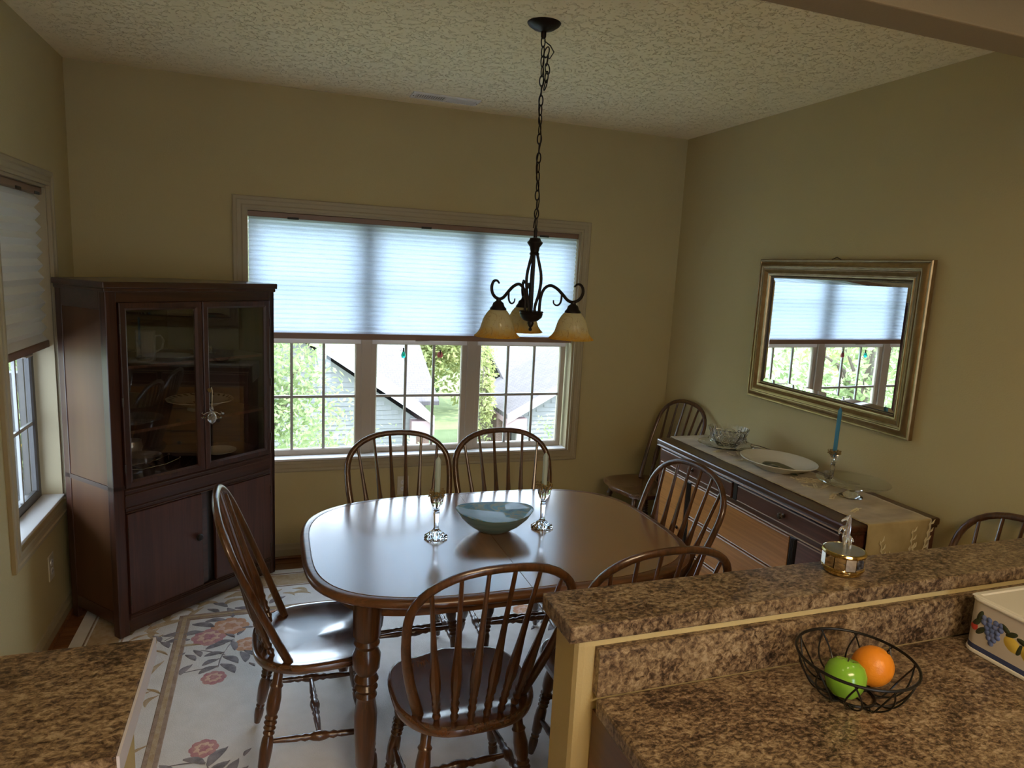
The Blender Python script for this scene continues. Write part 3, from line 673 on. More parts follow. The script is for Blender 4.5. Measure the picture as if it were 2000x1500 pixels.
MB().lathe(plate_prof(.135, .022), 40, mod=scal).build('dish', M['frost'], p, True)
p = thing('footed_platter', 'white footed platter with dark patterned rim on the middle cabinet shelf', 'platter', incab(.60, .232, .9495)); p.scale = (.84, .84, .84)
MB().lathe([(.0001, 0), (.075, 0), (.078, .006), (.07, .022), (.10, .03), (.15, .055), (.195, .068), (.196, .072), (.148, .060), (.09, .036), (.0001, .032)], 48, mod=lambda a, z: 1+.012*cos(12*a) if z > .05 else 1).build('dish', M['cream'], p, True)
r = MB()
for k in range(26):
    a = 2*pi*k/26; r.M = Matrix.Rotation(a, 4, 'Z') @ Matrix.Translation((.172, 0, .0685)) @ Matrix.Rotation(-.3, 4, 'Y') @ Matrix.Rotation(.7, 4, 'Z'); r.lathe([(.0001, 0), (.016, 0), (.0001, .0015)], 8, 1.1, .5)
r.build('rim_pattern', M['darkgreen'], p)['kind'] = 'stuff'
r = MB()
for k in range(9):
    a = 2*pi*k/9; r.M = Matrix.Rotation(a, 4, 'Z') @ Matrix.Translation((.06, 0, .0355)) @ Matrix.Rotation(-.08, 4, 'Y'); r.lathe([(.0001, 0), (.03, 0), (.0001, .0015)], 8, 1.2, .35)
r.build('centre_pattern', M['darkgreen'], p)['kind'] = 'stuff'
p = thing('patterned_plate', 'small white patterned plate at the cabinet bottom right', 'plate', incab(.645, .15, .7205))
MB().lathe(plate_prof(.088, .016), 36).build('dish', M['cream'], p, True)
r = MB()
for k in range(18):
    a = 2*pi*k/18; r.M = Matrix.Rotation(a, 4, 'Z') @ Matrix.Translation((.076, 0, .0138)) @ Matrix.Rotation(-.25, 4, 'Y') @ Matrix.Rotation(.6, 4, 'Z'); r.lathe([(.0001, 0), (.009, 0), (.0001, .0012)], 6, 1.1, .5)
r.build('rim_pattern', M['darkgreen'], p)['kind'] = 'stuff'
p = thing('silver_dish', 'tarnished silver dish on the cabinet bottom', 'dish', incab(.30, .285, .7205)); p.scale = (.8, .8, .8)
MB().lathe([(.0001, 0), (.05, 0), (.055, .006), (.075, .035), (.10, .045), (.10, .048), (.072, .039), (.05, .008), (.0001, .006)], 32, 1.2, .9).build('dish', M['silver'], p, True)
p = thing('silver_cup', 'small round silver cup at the back of the cabinet bottom', 'cup', incab(.33, .41, .7205))
MB().lathe([(.0001, 0), (.03, 0), (.045, .02), (.052, .05), (.045, .08), (.047, .084), (.043, .084), (.042, .08), (.048, .05), (.0001, .01)], 24).build('body', M['silver'], p, True)
p = thing('wire_rack', 'silver wire rack at the front of the cabinet bottom', 'rack', incab(.24, .12, .7208), CA)
for y in (-.045, .045):
    MB().tube([(-.13, y, .002), (-.13, y, .045), (-.06, y, .03), (.06, y, .03), (.13, y, .045), (.13, y, .002)], .002, 6).build('side_wire', M['silverwire'], p, True)
for x in (-.13, -.06, 0, .06, .13): MB().tube([(x, -.045, .03 if abs(x) < .1 else .045), (x, .045, .03 if abs(x) < .1 else .045)], .002, 6).build('cross_wire', M['silverwire'], p, True)
for x in (-.13, .13):
    for y in (-.045, .045): MB().ball((x, y, .048), .005, 8, 5).build('ball_tip', M['silverwire'], p, True)
# crystal pendant on the door knob
kp = incab(mid+.018, -.0425, 1.105)
p = thing('crystal_pendant', 'faceted crystal drop with wire scrolls hanging from the cabinet knob', 'ornament', kp)
MB().tube([(0, 0, .016), (.004, -.002, 0), (.002, -.003, -.05), (0, -.003, -.085)], .0016, 6).build('ribbon', M['embroid'], p, True)
MB().ball((0, -.003, -.092), .010, 8, 6).build('bead', M['crystal'], p)
MB().lathe([(.0001, -.168), (.013, -.158), (.022, -.142), (.019, -.125), (.008, -.108), (.003, -.102)], 8).build('drop', M['frost'], p)
for s in (-1, 1):
    MB().tube([(0, -.004, -.105), (s*.022, -.004, -.108), (s*.036, -.004, -.118), (s*.046, -.004, -.112), (s*.04, -.004, -.104)], .0018, 6).build('scroll_wire', M['silverwire'], p, True)
    MB().tube([(s*.012, -.004, -.108), (s*.024, -.004, -.128), (s*.034, -.004, -.136), (s*.04, -.004, -.128)], .0018, 6).build('scroll_wire', M['brass'], p, True)
    MB().ball((s*.05, -.004, -.113), .0055, 8, 5).build('bead', M['crystal'], p); MB().ball((s*.041, -.004, -.134), .0055, 8, 5).build('bead', M['crystal'], p)
# ---------------------------------------------------------------- sideboard
SBX, SY0, SY1, SZ = -.500, -2.150, -.738, .860
sb = thing('sideboard', 'long walnut sideboard with golden centre drawers along the right wall', 'sideboard', (-.255, -1.444, 0))
o = Vector((-.255, -1.444, 0))
def sbox(nm, m, x0, x1, y0, y1, z0, z1, par=sb, bv=0): return box(nm, m, (x0-o.x, x1-o.x, y0-o.y, y1-o.y, z0, z1), par, bv)
FX = SBX+.022      # face of the carcass
sbox('top_board', M['sb_dark'], SBX, -.012, SY0, SY1, .829, SZ, bv=.008)
sbox('top_moulding', M['sb_dark'], SBX+.007, -.014, SY0+.008, SY1-.008, .816, .829, bv=.004)
MB().tube([(SBX+.004-o.x, SY0+.008-o.y, .823), (SBX+.004-o.x, SY1-.008-o.y, .823)], .0035, 8).build('moulding_bead', M['sb_edge'], sb, True)
sbox('carcass', M['sb_red'], FX+.012, -.016, SY0+.018, SY1-.018, .10, .816)
for y0, y1 in ((SY0+.016, SY0+.052), (SY1-.052, SY1-.016)):
    sbox('corner_post', M['sb_red'], FX, FX+.045, y0, y1, .0, .816, bv=.005); sbox('rear_leg', M['sb_dark'], -.065, -.018, y0, y1, .0, .101, bv=.005)
def drawer(nm, m, y0, y1, z0, z1, knobs, proud=.012):
    d = sbox(nm, m, FX-proud*.3, FX+.014, y0, y1, z0, z1, bv=.002)
    for z in (z0+.004, z1-.004): MB().tube([(FX-proud*.35-o.x, y0+.004-o.y, z), (FX-proud*.35-o.x, y1-.004-o.y, z)], .0028, 6).build('edge_bead', M['sb_edge'], d, True)
    for ky, kz in knobs:
        kn = MB(); kn.M = Matrix.Translation((FX-proud*.3-o.x, ky-o.y, kz)) @ Matrix.Rotation(-pi/2, 4, 'Y')
        kn.lathe([(.010, 0), (.010, .003), (.004, .006), (.004, .012), (.012, .016), (.015, .022), (.011, .029), (.0001, .031)], 12); kn.build('knob', M['golddark'], d, True)
        k2 = MB()
        for j in range(8): k2.ball((FX-proud*.3-.021-o.x, ky-o.y+.013*cos(j*pi/4), kz+.013*sin(j*pi/4)), .0042, 6, 4)
        k2.build('knob_beads', M['silverwire'], d, True)
    return d
drawer('top_drawer', M['sb_red'], -1.418, -.772, .728, .806, [(-1.085, .768)])
drawer('top_drawer', M['sb_red'], -2.098, -1.462, .728, .806, [(-1.784, .770)])
sbox('drawer_divider', M['black'], FX, FX+.02, -1.455, -1.425, .724, .812, bv=.003)
sbox('middle_rail', M['sb_dark'], FX+.002, FX+.02, SY0+.05, SY1-.05, .700, .727); MB().tube([(FX-.001-o.x, SY0+.05-o.y, .703), (FX-.001-o.x, SY1-.05-o.y, .703)], .004, 8).build('rail_bead', M['sb_edge'], sb, True)
drawer('cupboard_door', M['sb_gold'], -1.040, -.792, .125, .696, [(-.99, .412)])
drawer('cupboard_door', M['sb_red'], -2.096, -1.880, .125, .696, [(-1.91, .412)])
for yc in (-1.064, -1.855):
    sbox('pilaster', M['black'], FX-.004, FX+.02, yc-.020, yc+.020, .11, .700, bv=.004)
    for dy in (-.009, .0, .009): MB().tube([(FX-.005-o.x, yc+dy-o.y, .13), (FX-.005-o.x, yc+dy-o.y, .69)], .0035, 6).build('reed', M['black'], sb, True)
for i in range(3): drawer('centre_drawer', M['sb_gold'], -1.832, -1.088, .129+.1905*i, .129+.1905*i+.183, [(-1.30, .22+.1905*i), (-1.62, .22+.1905*i)] if i < 2 else [], .010)
sbox('bottom_rail', M['sb_dark'], FX+.002, FX+.02, SY0+.05, SY1-.05, .10, .126, bv=.003)
# satin runner
rn = thing('table_runner', 'gold satin embroidered runner draped along the sideboard top', 'runner', (0, 0, SZ))
X0, X1 = -.408, -.072; V = []; F = []
path = []
for i in range(9): path.append((SY1+.0045, -.14+.138*i/8))
for i in range(1, 5): a = pi/2*i/4; path.append((SY1+.0045-.006*sin(a), -.002+.0065*(1-cos(a))+.0015*sin(a)))
for i in range(1, 60): path.append((SY1-.003+(SY0-SY1+.006)*i/60, .0028))
for i in range(0, 5): a = pi/2*i/4; path.append((SY0-.0005-.006*sin(a), -.0032+.006*cos(a)))
for i in range(1, 17): path.append((SY0-.0068-.004*(i/16), -.0032-.36*i/16))
NX = 25; random.seed(5)
for y, z in path:
    for k in range(NX):
        x = X0+(X1-X0)*k/(NX-1); rip = .0022*abs(sin(y*31+x*17+sin(x*23)*2)*sin(y*13-x*9))
        fl = .006*(0.5+.5*sin(x*34+1.3))*min(1, max(0, -z-.01)/.2)
        V.append((x, y-(fl if y < -2 else -fl*.4), z+(rip if z > .002 else 0)))
n = len(path)
F = [(i*NX+k, i*NX+k+1, (i+1)*NX+k+1, (i+1)*NX+k) for i in range(n-1) for k in range(NX-1)]
ro = MB().add(V, F).build('cloth', M['runner'], rn, True, fix=False); so_ = ro.modifiers.new('thick', 'SOLIDIFY'); so_.thickness = .0012; so_.offset = 1
em = MB(); random.seed(11)
def sprig(mb, base, ang, L, f):
    mb.tube([f(base[0]+cos(ang+.25*t)*L*t, base[1]+sin(ang+.25*t)*L*t) for t in (0, .25, .5, .75, 1)], .0017, 5)
    for j in range(7):
        t = .2+.12*j; q = (base[0]+cos(ang+.25*t)*L*t, base[1]+sin(ang+.25*t)*L*t); s = 1 if j % 2 else -1; g = ang+s*.7; l = L*.22
        mb.tube([f(*q), f(q[0]+cos(g)*l*.5, q[1]+sin(g)*l*.5), f(q[0]+cos(g-s*.3)*l, q[1]+sin(g-s*.3)*l)], lambda u: .0040*sin(pi*(.1+.85*u)), 5)
top = lambda x, y: (x, y, .0052); end = lambda x, zz: (x, SY0-.0155, zz)
for k in range(26): sprig(em, (random.uniform(X0+.12, X1-.13), random.uniform(SY0+.14, SY1-.14)), random.uniform(0, 6.28), random.uniform(.08, .13), top)
for x, zz, g in ((-.32, -.20, 1.5), (-.25, -.26, 1.7), (-.19, -.17, 1.25), (-.15, -.24, 1.45), (-.12, -.14, 1.1), (-.36, -.3, 1.5)): sprig(em, (x, zz), g, .14, end)
em.build('embroidery', M['embroid'], rn, True)['kind'] = 'stuff'

TOPZ = SZ+.0086
# cut glass bowl and tray
p = thing('glass_tray', 'round pressed glass tray under the crystal bowl on the sideboard', 'tray', (-.228, -1.01, TOPZ))
MB().lathe(plate_prof(.150, .018, .005), 48, mod=lambda a, z: 1+.015*cos(24*a)).build('dish', M['crystal'], p, True)
p = thing('crystal_bowl', 'cut crystal bowl on the glass tray at the far sideboard end', 'bowl', (-.228, -1.02, TOPZ+.0065))
MB().lathe([(.0001, 0), (.05, 0), (.055, .006), (.072, .03), (.095, .07), (.108, .105), (.104, .106), (.090, .072), (.066, .034), (.045, .012), (.0001, .010)], 48, mod=lambda a, z: 1+(.045*abs(cos(8*a)) if .015 < z < .1 else .02*cos(24*a) if z > .1 else 0)).build('body', M['crystal'], p)
st = MB()
for k in range(8):
    a = 2*pi*k/8; st.M = Matrix.Rotation(a, 4, 'Z') @ Matrix.Translation((.088, 0, .058)) @ Matrix.Rotation(pi/2-.5, 4, 'Y')
    for rr in (.03, .02, .01): st.tube([(rr*cos(b), rr*sin(b), .002) for b in [2*pi*j/12 for j in range(12)]], .0022, 5, True)
st.build('cut_pattern', M['crystal'], p, True)['kind'] = 'stuff'
p = thing('glass_server', 'glass handled cake server lying behind the crystal bowl', 'server', (-.085, -1.14, TOPZ+.012), -1.2)
MB().tube([(-.07, 0, .010), (-.02, 0, .012), (.04, 0, .006), (.10, 0, .0)], lambda t: .006+.003*sin(t*9)**2, 8).build('handle', M['crystal'], p, True)
MB().prism([(.09, -.012), (.16, -.025), (.19, 0), (.16, .025), (.09, .012)], -.004, -.001).build('blade', M['silver'], p)
# cream platter with leaf painting
p = thing('cream_platter', 'cream oval platter painted with dark leaves on the runner', 'platter', (-.235, -1.435, TOPZ), radians(97))
MB().lathe([(.0001, 0), (.09, 0), (.095, .004), (.13, .02), (.165, .040), (.178, .046), (.178, .050), (.165, .047), (.125, .026), (.08, .012), (.0001, .010)], 56, 1.1, .92).build('dish', M['cream'], p, True)
def flatleaf(nm, m, cx, cy, L, w, ang, z):
    q = MB(); q.M = Matrix.Translation((cx*1.15, cy*1.15, z)) @ Matrix.Rotation(ang, 4, 'Z'); q.lathe([(.0001, 0), (1, 0), (.0001, .0008)], 10, L*.8, w*.9); return q.build(nm, m, p)
for a in ((-.06, .0, .10, .028, .3, .0125), (.0, -.035, .12, .022, -.15, .0125), (.05, -.02, .09, .026, .25, .0125), (.02, .035, .10, .02, .6, .0125), (-.03, -.02, .12, .018, .05, .0125)): flatleaf('painted_leaf', M['olive'], *a)
for a in ((.0, .02, .026, .024, 0, .014), (.045, .015, .028, .028, 0, .014), (-.03, .03, .022, .022, 0, .014), (-.085, .02, .08, .02, -.3, .0135)): flatleaf('painted_berry', M['darkgreen'], *a)
# candlesticks
def candlestick(loc, label, cm, clen, lean=0):
    t = thing('crystal_candlestick', label, 'candlestick', loc)
    fl = lambda a, z: 1+.075*cos(12*a)
    MB().lathe([(.0001, 0), (.042, 0), (.043, .004), (.040, .008), (.026, .018), (.013, .030), (.010, .036)], 36, mod=fl).build('base', M['crystal'], t)
    MB().lathe([(.0095, .036), (.0105, .040), (.009, .045), (.0095, .060), (.0125, .098), (.009, .104), (.012, .109), (.008, .114)], 8).build('stem', M['crystal'], t)
    MB().lathe([(.008, .114), (.015, .124), (.022, .140), (.0265, .165), (.0275, .170), (.024, .170), (.013, .150), (.0001, .146)], 24, mod=fl).build('cup', M['crystal'], t)
    fw = MB(); rnd = random.Random(int(abs(loc[0])*1000))
    for k in range(130):
        a = rnd.uniform(0, 2*pi); r = rnd.uniform(.014, .034); fw.ball((r*cos(a), r*sin(a), rnd.uniform(.166, .186)), rnd.uniform(.0025, .0046), 5, 4)
    f_ = fw.build('flower_ring', M['floral'], t); f_['kind'] = 'stuff'
    c = MB().lathe([(.0001, .150), (.0105, .150), (.0105, .172+clen-.02), (.0108, .172+clen-.012), (.006, .172+clen-.002), (.0025, .172+clen+.003), (.0001, .172+clen+.003)], 16).build('candle', cm, t, True)
    MB().tube([(0, 0, .172+clen), (.001, 0, .172+clen+.012)], .0009, 5).build('wick', M['wick'], c)
    return t
TZ = .7512
candlestick((-2.0125, -1.663, TZ), 'crystal candlestick with sage candle left of the teal bowl', M['candle_g'], .142)
candlestick((-1.5705, -1.647, TZ), 'crystal candlestick with sage candle right of the teal bowl', M['candle_g'], .136)
candlestick((-.146, -1.690, TOPZ), 'crystal candlestick with tall blue candle on the sideboard', M['candle_b'], .243).scale = (.86, .86, .86)
# footed glass cake stand
p = thing('cake_stand', 'clear glass footed cake stand at the near sideboard end', 'cake stand', (-.205, -1.868, TOPZ))
MB().lathe([(.0001, 0), (.045, 0), (.048, .004), (.035, .012), (.014, .026), (.010, .044), (.016, .058), (.03, .0625)], 32, mod=lambda a, z: 1+.03*cos(12*a)).build('foot', M['crystal'], p, True)
MB().lathe([(.0001, .063), (.13, .063), (.146, .070), (.150, .072), (.149, .076), (.13, .068), (.0001, .067)], 48, mod=lambda a, z: 1+(.012*cos(20*a) if z > .069 else 0)).build('plate', M['clear'], p, True)
# teal bowl on the table
p = thing('teal_bowl', 'glazed teal ceramic bowl in the middle of the table', 'bowl', (-1.772, -1.640, TZ), radians(-8))
wv = lambda a, z: 1
Pb = [(.0001, 0), (.055, 0), (.060, .002), (.10, .026), (.135, .056), (.152, .080)]; Pi = [(.150, .0805), (.132, .058), (.096, .030), (.055, .008), (.0001, .006)]
def wavy(mb):
    mb.v = [(x, y, z+(.012*(x/.16)**2-.004*(y/.12)**2)*max(0, z/.08)) for x, y, z in mb.v]; return mb
wavy(MB().lathe(Pb, 56, 1.02, .78)).build('outside', M['tealout'], p, True); wavy(MB().lathe([(.152, .080)]+Pi, 56, 1.02, .78)).build('inside', M['teal'], p, True)

# ---------------------------------------------------------------- wall mirror
my0, my1, mz0, mz1 = -1.957, -.889, 1.137, 1.903
mr = thing('wall_mirror', 'gold framed mirror hanging on the right wall', 'mirror', (-.003, (my0+my1)/2, mz0)); mr.rotation_euler = (0, radians(-.45), 0)
hw_, mh = (my1-my0)/2, mz1-mz0
fm = lambda a, b, h: (-h, a, b)
PF = [(0, .002), (0, .022), (.004, .027), (.010, .027), (.013, .022), (.016, .024), (.026, .034), (.036, .037), (.040, .036), (.042, .030), (.048, .030), (.050, .035), (.056, .036), (.064, .030), (.072, .022), (.075, .022), (.078, .025), (.084, .024), (.088, .018), (.090, .012), (.090, .002)]
MB().ring(-hw_, hw_, 0, mh, PF, fm).build('frame', M['gold'], mr, True)
MB().ring(-hw_+.089, hw_-.089, .089, mh-.089, [(0, .004), (0, .014), (.008, .013), (.010, .0085), (.010, .004)], fm).build('inner_lip', M['golddark'], mr)
bd = MB()
for k in range(150): 
    a = -hw_+.094+(2*hw_-.188)*k/149
    for bb in (.094, mh-.094): bd.ball((-.0155, a, bb), .0028, 5, 3)
for k in range(96):
    b_ = .094+(mh-.188)*k/95
    for aa in (-hw_+.094, hw_-.094): bd.ball((-.0155, aa, b_), .0028, 5, 3)
bd.build('bead_trim', M['gold'], mr)['kind'] = 'stuff'
MB().box(-.007, -.003, -hw_+.097, hw_-.097, .097, mh-.097).build('mirror_glass', M['mirror'], mr)
MB().ring(-hw_+.097, hw_-.097, .097, mh-.097, [(0, .0072), (.02, .0085), (.021, .0072)], fm).build('bevel', M['mirror'], mr)
MB().tube([(-.01, .03-.0, mh+.0), (-.008, .0, mh+.012), (-.01, -.03, mh)], .002, 6).build('hanger', M['golddark'], mr)

# ---------------------------------------------------------------- chandelier
AX, AY = -1.6364, -1.5325
cl = thing('chandelier', 'three-light bronze chandelier with amber glass bell shades', 'chandelier', (AX, AY, 0))
MB().lathe([(.0001, H-.030), (.012, H-.030), (.018, H-.026), (.040, H-.020), (.058, H-.008), (.063, H-.0005), (.0001, H-.0005)], 36).build('canopy', M['bronze'], cl, True)
MB().lathe([(.006, H-.055), (.010, H-.048), (.010, H-.030)], 12).build('canopy_loop', M['bronze'], cl, True)
BX = .012   # the body hangs a little off the canopy
lk = MB().tube([(.0085*cos(a), 0, .0195*sin(a)) for a in [2*pi*k/18 for k in range(18)]], .0024, 6, True).mesh('chain_link', M['bronze'], True)
nl = 20; zt, zb = H-.065, 1.958
for k in range(nl):
    t = k/(nl-1); inst('chain_link', lk, cl, (BX*t, 0, zt+(zb-zt)*t), (0, 0, (pi/2 if k % 2 else .2)+.3*sin(k)))
for k in range(5): inst('chain_link', lk, cl, (.016+.004*sin(k), -.004*k, H-.10-.030*k), (.25*cos(k), .2, k*1.2))
cord = [(.004, .002, H-.06), (.03, 0, H-.075), (.045, .0, H-.095), (.03, 0, H-.12), (.006, 0, H-.115)]+[(BX*t+.009*sin(t*17), .006*cos(t*13), H-.12+(1.938-(H-.12))*t) for t in [i/30 for i in range(1, 31)]]
MB().tube(cord, .0022, 6).build('lamp_cord', M['bronze'], cl, True)
bd_ = lambda prof, seg=20: [(r, z) for r, z in prof]
def cb(nm, m, mb): 
    o = mb.build(nm, m, cl, True); o.location = (BX, 0, 0); return o
cb('top_loop', M['bronze'], MB().lathe([(.0065, 1.898), (.0075, 1.905), (.006, 1.913), (.0075, 1.928), (.005, 1.940)], 12))
cb('top_cap', M['bronze'], MB().lathe([(r, z+.034) for r, z in [(.0001, 1.800), (.018, 1.800), (.020, 1.806), (.016, 1.812), (.020, 1.832), (.030, 1.845), (.031, 1.850), (.024, 1.856), (.020, 1.866), (.006, 1.868)]], 24))
cb('centre_tube', M['bronze'], MB().lathe([(.006, 1.59), (.006, 1.84)], 10))
cb('lower_bowl', M['bronze'], MB().lathe([(.0001, 1.535), (.006, 1.537), (.007, 1.544), (.004, 1.549), (.009, 1.556), (.013, 1.566), (.012, 1.573), (.028, 1.578), (.042, 1.590), (.047, 1.603), (.045, 1.607), (.049, 1.612), (.046, 1.616), (.0001, 1.612)], 28))
SH = [(.0885, 0), (.0865, .003), (.080, .009), (.0725, .018), (.066, .030), (.0615, .046), (.057, .062), (.051, .076), (.043, .089), (.034, .100), (.026, .106)]
shp = SH+[(r-.0025, z-.001) for r, z in SH[::-1]]
for j, adeg in enumerate((81, 201, 321)):
    R_ = Matrix.Rotation(radians(adeg), 4, 'Z'); ra = .170
    def P(r, z): return R_ @ Vector((r, 0, z))
    up = [(.010, 1.846), (.020, 1.81), (.036, 1.75), (.029, 1.685), (.013, 1.635), (.014, 1.612)]
    smooth_ = lambda L: [L[0]]+[q for a, b_ in zip(L, L[1:]) for q in ((a[0]*.75+b_[0]*.25, a[1]*.75+b_[1]*.25), (a[0]*.25+b_[0]*.75, a[1]*.25+b_[1]*.75))]+[L[-1]]
    up = smooth_(smooth_(up)); rod = MB().tube([P(*q) for q in up], .0062, 8).build('bowed_rod', M['bronze'], cl, True); rod.location.x = BX
    arm = [(.033, 1.612), (.034, 1.66), (.045, 1.692), (.070, 1.708), (.100, 1.698), (.125, 1.678), (.148, 1.657), (.172, 1.653), (.198, 1.666), (.208, 1.690), (.200, 1.712), (.182, 1.716), (.170, 1.705)]
    arm = [(r, 1.612+(z-1.612)*1.16) for r, z in arm]
    # smooth the polyline
    for _ in range(2): arm = [arm[0]]+[q for a, b_ in zip(arm, arm[1:]) for q in ((a[0]*.75+b_[0]*.25, a[1]*.75+b_[1]*.25), (a[0]*.25+b_[0]*.75, a[1]*.25+b_[1]*.75))]+[arm[-1]]
    ao = MB().tube([P(*q) for q in arm], lambda t: .0062 if t < .75 else .0062-.003*(t-.75)*4, 8).build('arm', M['bronze'], cl, True); ao.location.x = BX
    cu = [(.122, 1.688), (.120, 1.655), (.105, 1.642), (.090, 1.650), (.089, 1.664)]
    cu = smooth_(smooth_(cu)); MB().tube([P(*q) for q in cu], lambda t: .0045-.002*t, 6).build('scroll', M['bronze'], ao, True)
    so2 = MB(); so2.M = Matrix.Translation(P(ra, 0)); so2.lathe([(.032, 1.620), (.031, 1.626), (.024, 1.634), (.020, 1.646), (.010, 1.654), (.008, 1.663)], 20); s2 = so2.build('socket_cup', M['bronze'], cl, True); s2.location.x = BX
    sh = MB().lathe(shp, 40).build('glass_shade', M['lampglass'], cl, True); q = P(ra, 1.518); sh.location = (q.x+BX, q.y, q.z)
    MB().lathe([(.0001, .045), (.016, .048), (.024, .062), (.020, .08), (.012, .092), (.012, .104)], 16).build('bulb', M['cream'], sh, True)
# ---------------------------------------------------------------- wall and ceiling fittings
def outlet(label, loc, rz):
    t = thing('wall_outlet', label, 'outlet', loc, rz)      # local: faces -y
    MB().box(-.036, .036, -.006, -.0004, -.060, .060).build('plate', M['plastic'], t, bevel=.003)
    for s in (-1, 1):
        k = MB().lathe([(.0001, 0), (.016, 0), (.016, .002), (.0001, .002)], 16); k.v = [(x, -.006-z, y+s*.021) for x, y, z in k.v]; so3 = k.build('socket', M['rail_white'], t)
        for dx in (-.006, .006): MB().box(dx-.001, dx+.001, -.0087, -.0081, s*.021-.002, s*.021+.006).build('slot', M['slot'], so3)
outlet('ivory wall outlet under the triple window behind a chair', (-1.833, 0, .414), 0)
outlet('ivory wall outlet under the narrow left window', (XL, -.655, .336), pi/2)
v = thing('ceiling_vent', 'white slotted ceiling vent near the window wall', 'vent', (-1.694, -.217, H))
MB().ring(-.188, .188, -.066, .066, [(0, -.0005), (.002, -.006), (.022, -.008), (.022, -.0005)], lambda a, b, h: (a, b, h)).build('frame', M['ventmetal'], v)
box('duct', M['slot'], (-.166, .166, -.044, .044, -.001, -.0003), v)
lv1 = MB(); lv1.M = Matrix.Rotation(.8, 4, 'Y'); lv1.box(-.006, .006, -.043, .043, -.0006, .0006); l1 = lv1.mesh('louver', M['ventmetal'])
lv2 = MB(); lv2.M = Matrix.Rotation(-.35, 4, 'Y'); lv2.box(-.0065, .0065, -.043, .043, -.0006, .0006); l2 = lv2.mesh('louver', M['ventmetal'])
for k in range(26): inst('louver', l2 if k < 13 else l1, v, (-.158+.0126*k, 0, -.0055))
box('centre_bar', M['ventmetal'], (-.004, .004, -.044, .044, -.008, -.0055), v)
for x in (-.177, .177): MB().ball((x, 0, -.0082), .004, 8, 5, .4).build('screw', M['bronze'], v, True)
# sun catchers in the window
q = at(788, 690, 1, .052)
s = thing('teal_suncatcher', 'teal glass drop hanging in the middle window', 'suncatcher', q)
MB().tube([(0, 0, .115), (0, 0, .03)], .0008, 5).build('thread', M['clear'], s); MB().lathe([(.0001, -.032), (.010, -.026), (.0145, -.012), (.012, .0), (.005, .012)], 16).build('drop', M['tealglass'], s, True)
MB().lathe([(.006, .010), (.004, .022), (.005, .032), (.0001, .034)], 10).build('cap', M['stem'], s, True); MB().tube([(-.004, 0, .018), (-.014, 0, .022), (-.022, 0, .012)], .001, 5).build('wire', M['silverwire'], s)
q = at(859, 692, 1, .052)
s = thing('pink_suncatcher', 'pink glass butterfly ornament hanging in the middle window', 'suncatcher', q)
MB().tube([(0, 0, .105), (.002, 0, .03)], .0008, 5).build('thread', M['clear'], s)
for sx, k in ((-1, .8), (1, 1)):
    MB().prism([(x, z) for x, z in ((0, .018), (sx*.014*k, .014), (sx*.021*k, -.006), (sx*.016*k, -.020), (sx*.004, -.022), (0, -.01))][::(1 if sx > 0 else -1)], -.0015, .0015).build('wing', M['pinkglass'], s).rotation_euler = (pi/2, 0, 0)
MB().tube([(.002, 0, .026), (.004, 0, .018), (0, 0, -.018)], lambda t: .005*(1-t)+.0012, 8).build('body', M['stem'], s, True)

# ---------------------------------------------------------------- things on the bar and the counter
BZ = 1.0702
g = thing('trinket_box', 'round gold mirrored trinket box with a glass horse on the bar ledge', 'trinket box', (-1.2590, -2.846, BZ))
for k in range(4): MB().ball((.034*cos(pi/4+k*pi/2), .034*sin(pi/4+k*pi/2), .004), .004, 8, 5).build('foot', M['brass'], g, True)
MB().lathe([(.0001, .004), (.042, .004), (.045, .008), (.045, .012), (.050, .016), (.050, .020), (.047, .023)], 40).build('base', M['brass'], g, True)
for k in range(12):
    a = 2*pi*k/12+.1; fq = MB(); fq.M = Matrix.Rotation(a, 4, 'Z'); fq.box(.0465, .0482, -.0118, .0118, .022, .051); fq.build('mirror_facet', M['mirrorbox'], g)
MB().lathe([(.044, .022), (.046, .022), (.046, .051), (.044, .051)], 24).build('drum', M['brass'], g, True)
MB().lathe([(.046, .050), (.051, .052), (.052, .056), (.050, .060), (.0465, .061), (.0455, .059)], 40).build('lid_rim', M['brass'], g, True)
MB().lathe([(.0001, .052), (.0458, .0525), (.0458, .0605), (.0001, .0615)], 36).build('lid_glass', mat('lid_mirror', (.50, .53, .54), .15, .8), g, True)
# the glass horse, one skinned body
hs = [((0, 0, .058), .004), ((-.001, 0, .072), .0042), ((-.004, .0, .086), .0058), ((.0, 0, .098), .0078), ((.001, 0, .112), .0078), ((.002, 0, .124), .0064), ((.002, 0, .136), .005), ((-.002, 0, .143), .0048), ((-.012, 0, .137), .003), ((-.018, 0, .132), .0026),
      ((.012, 0, .060), .0035), ((.012, 0, .074), .0045), ((.006, 0, .090), .006), ((-.013, .003, .116), .0035), ((-.019, .003, .106), .003), ((-.017, .003, .098), .0028), ((.012, .0, .092), .003), ((.020, 0, .080), .0024), ((.004, 0, .150), .0022)]
he = [(0, 1), (1, 2), (2, 3), (3, 4), (4, 5), (5, 6), (6, 7), (7, 8), (8, 9), (10, 11), (11, 12), (12, 3), (4, 13), (13, 14), (14, 15), (12, 16), (16, 17), (7, 18)]
me = bpy.data.meshes.new('horse'); me.from_pydata([p for p, _ in hs], he, []); me.materials.append(M['frost'])
ho = bpy.data.objects.new('glass_horse', me); COL.objects.link(ho); ho.parent = g; ho.rotation_euler = (0, 0, radians(-18)); ho['label'] = 'clear glass rearing horse'
sk = ho.modifiers.new('skin', 'SKIN')
for d_, (p_, r_) in zip(me.skin_vertices[0].data, hs): d_.radius = (r_, r_)
me.skin_vertices[0].data[3].use_root = True
sd_ = ho.modifiers.new('sub', 'SUBSURF'); sd_.levels = 1; sd_.render_levels = 2
sk.use_smooth_shade = True
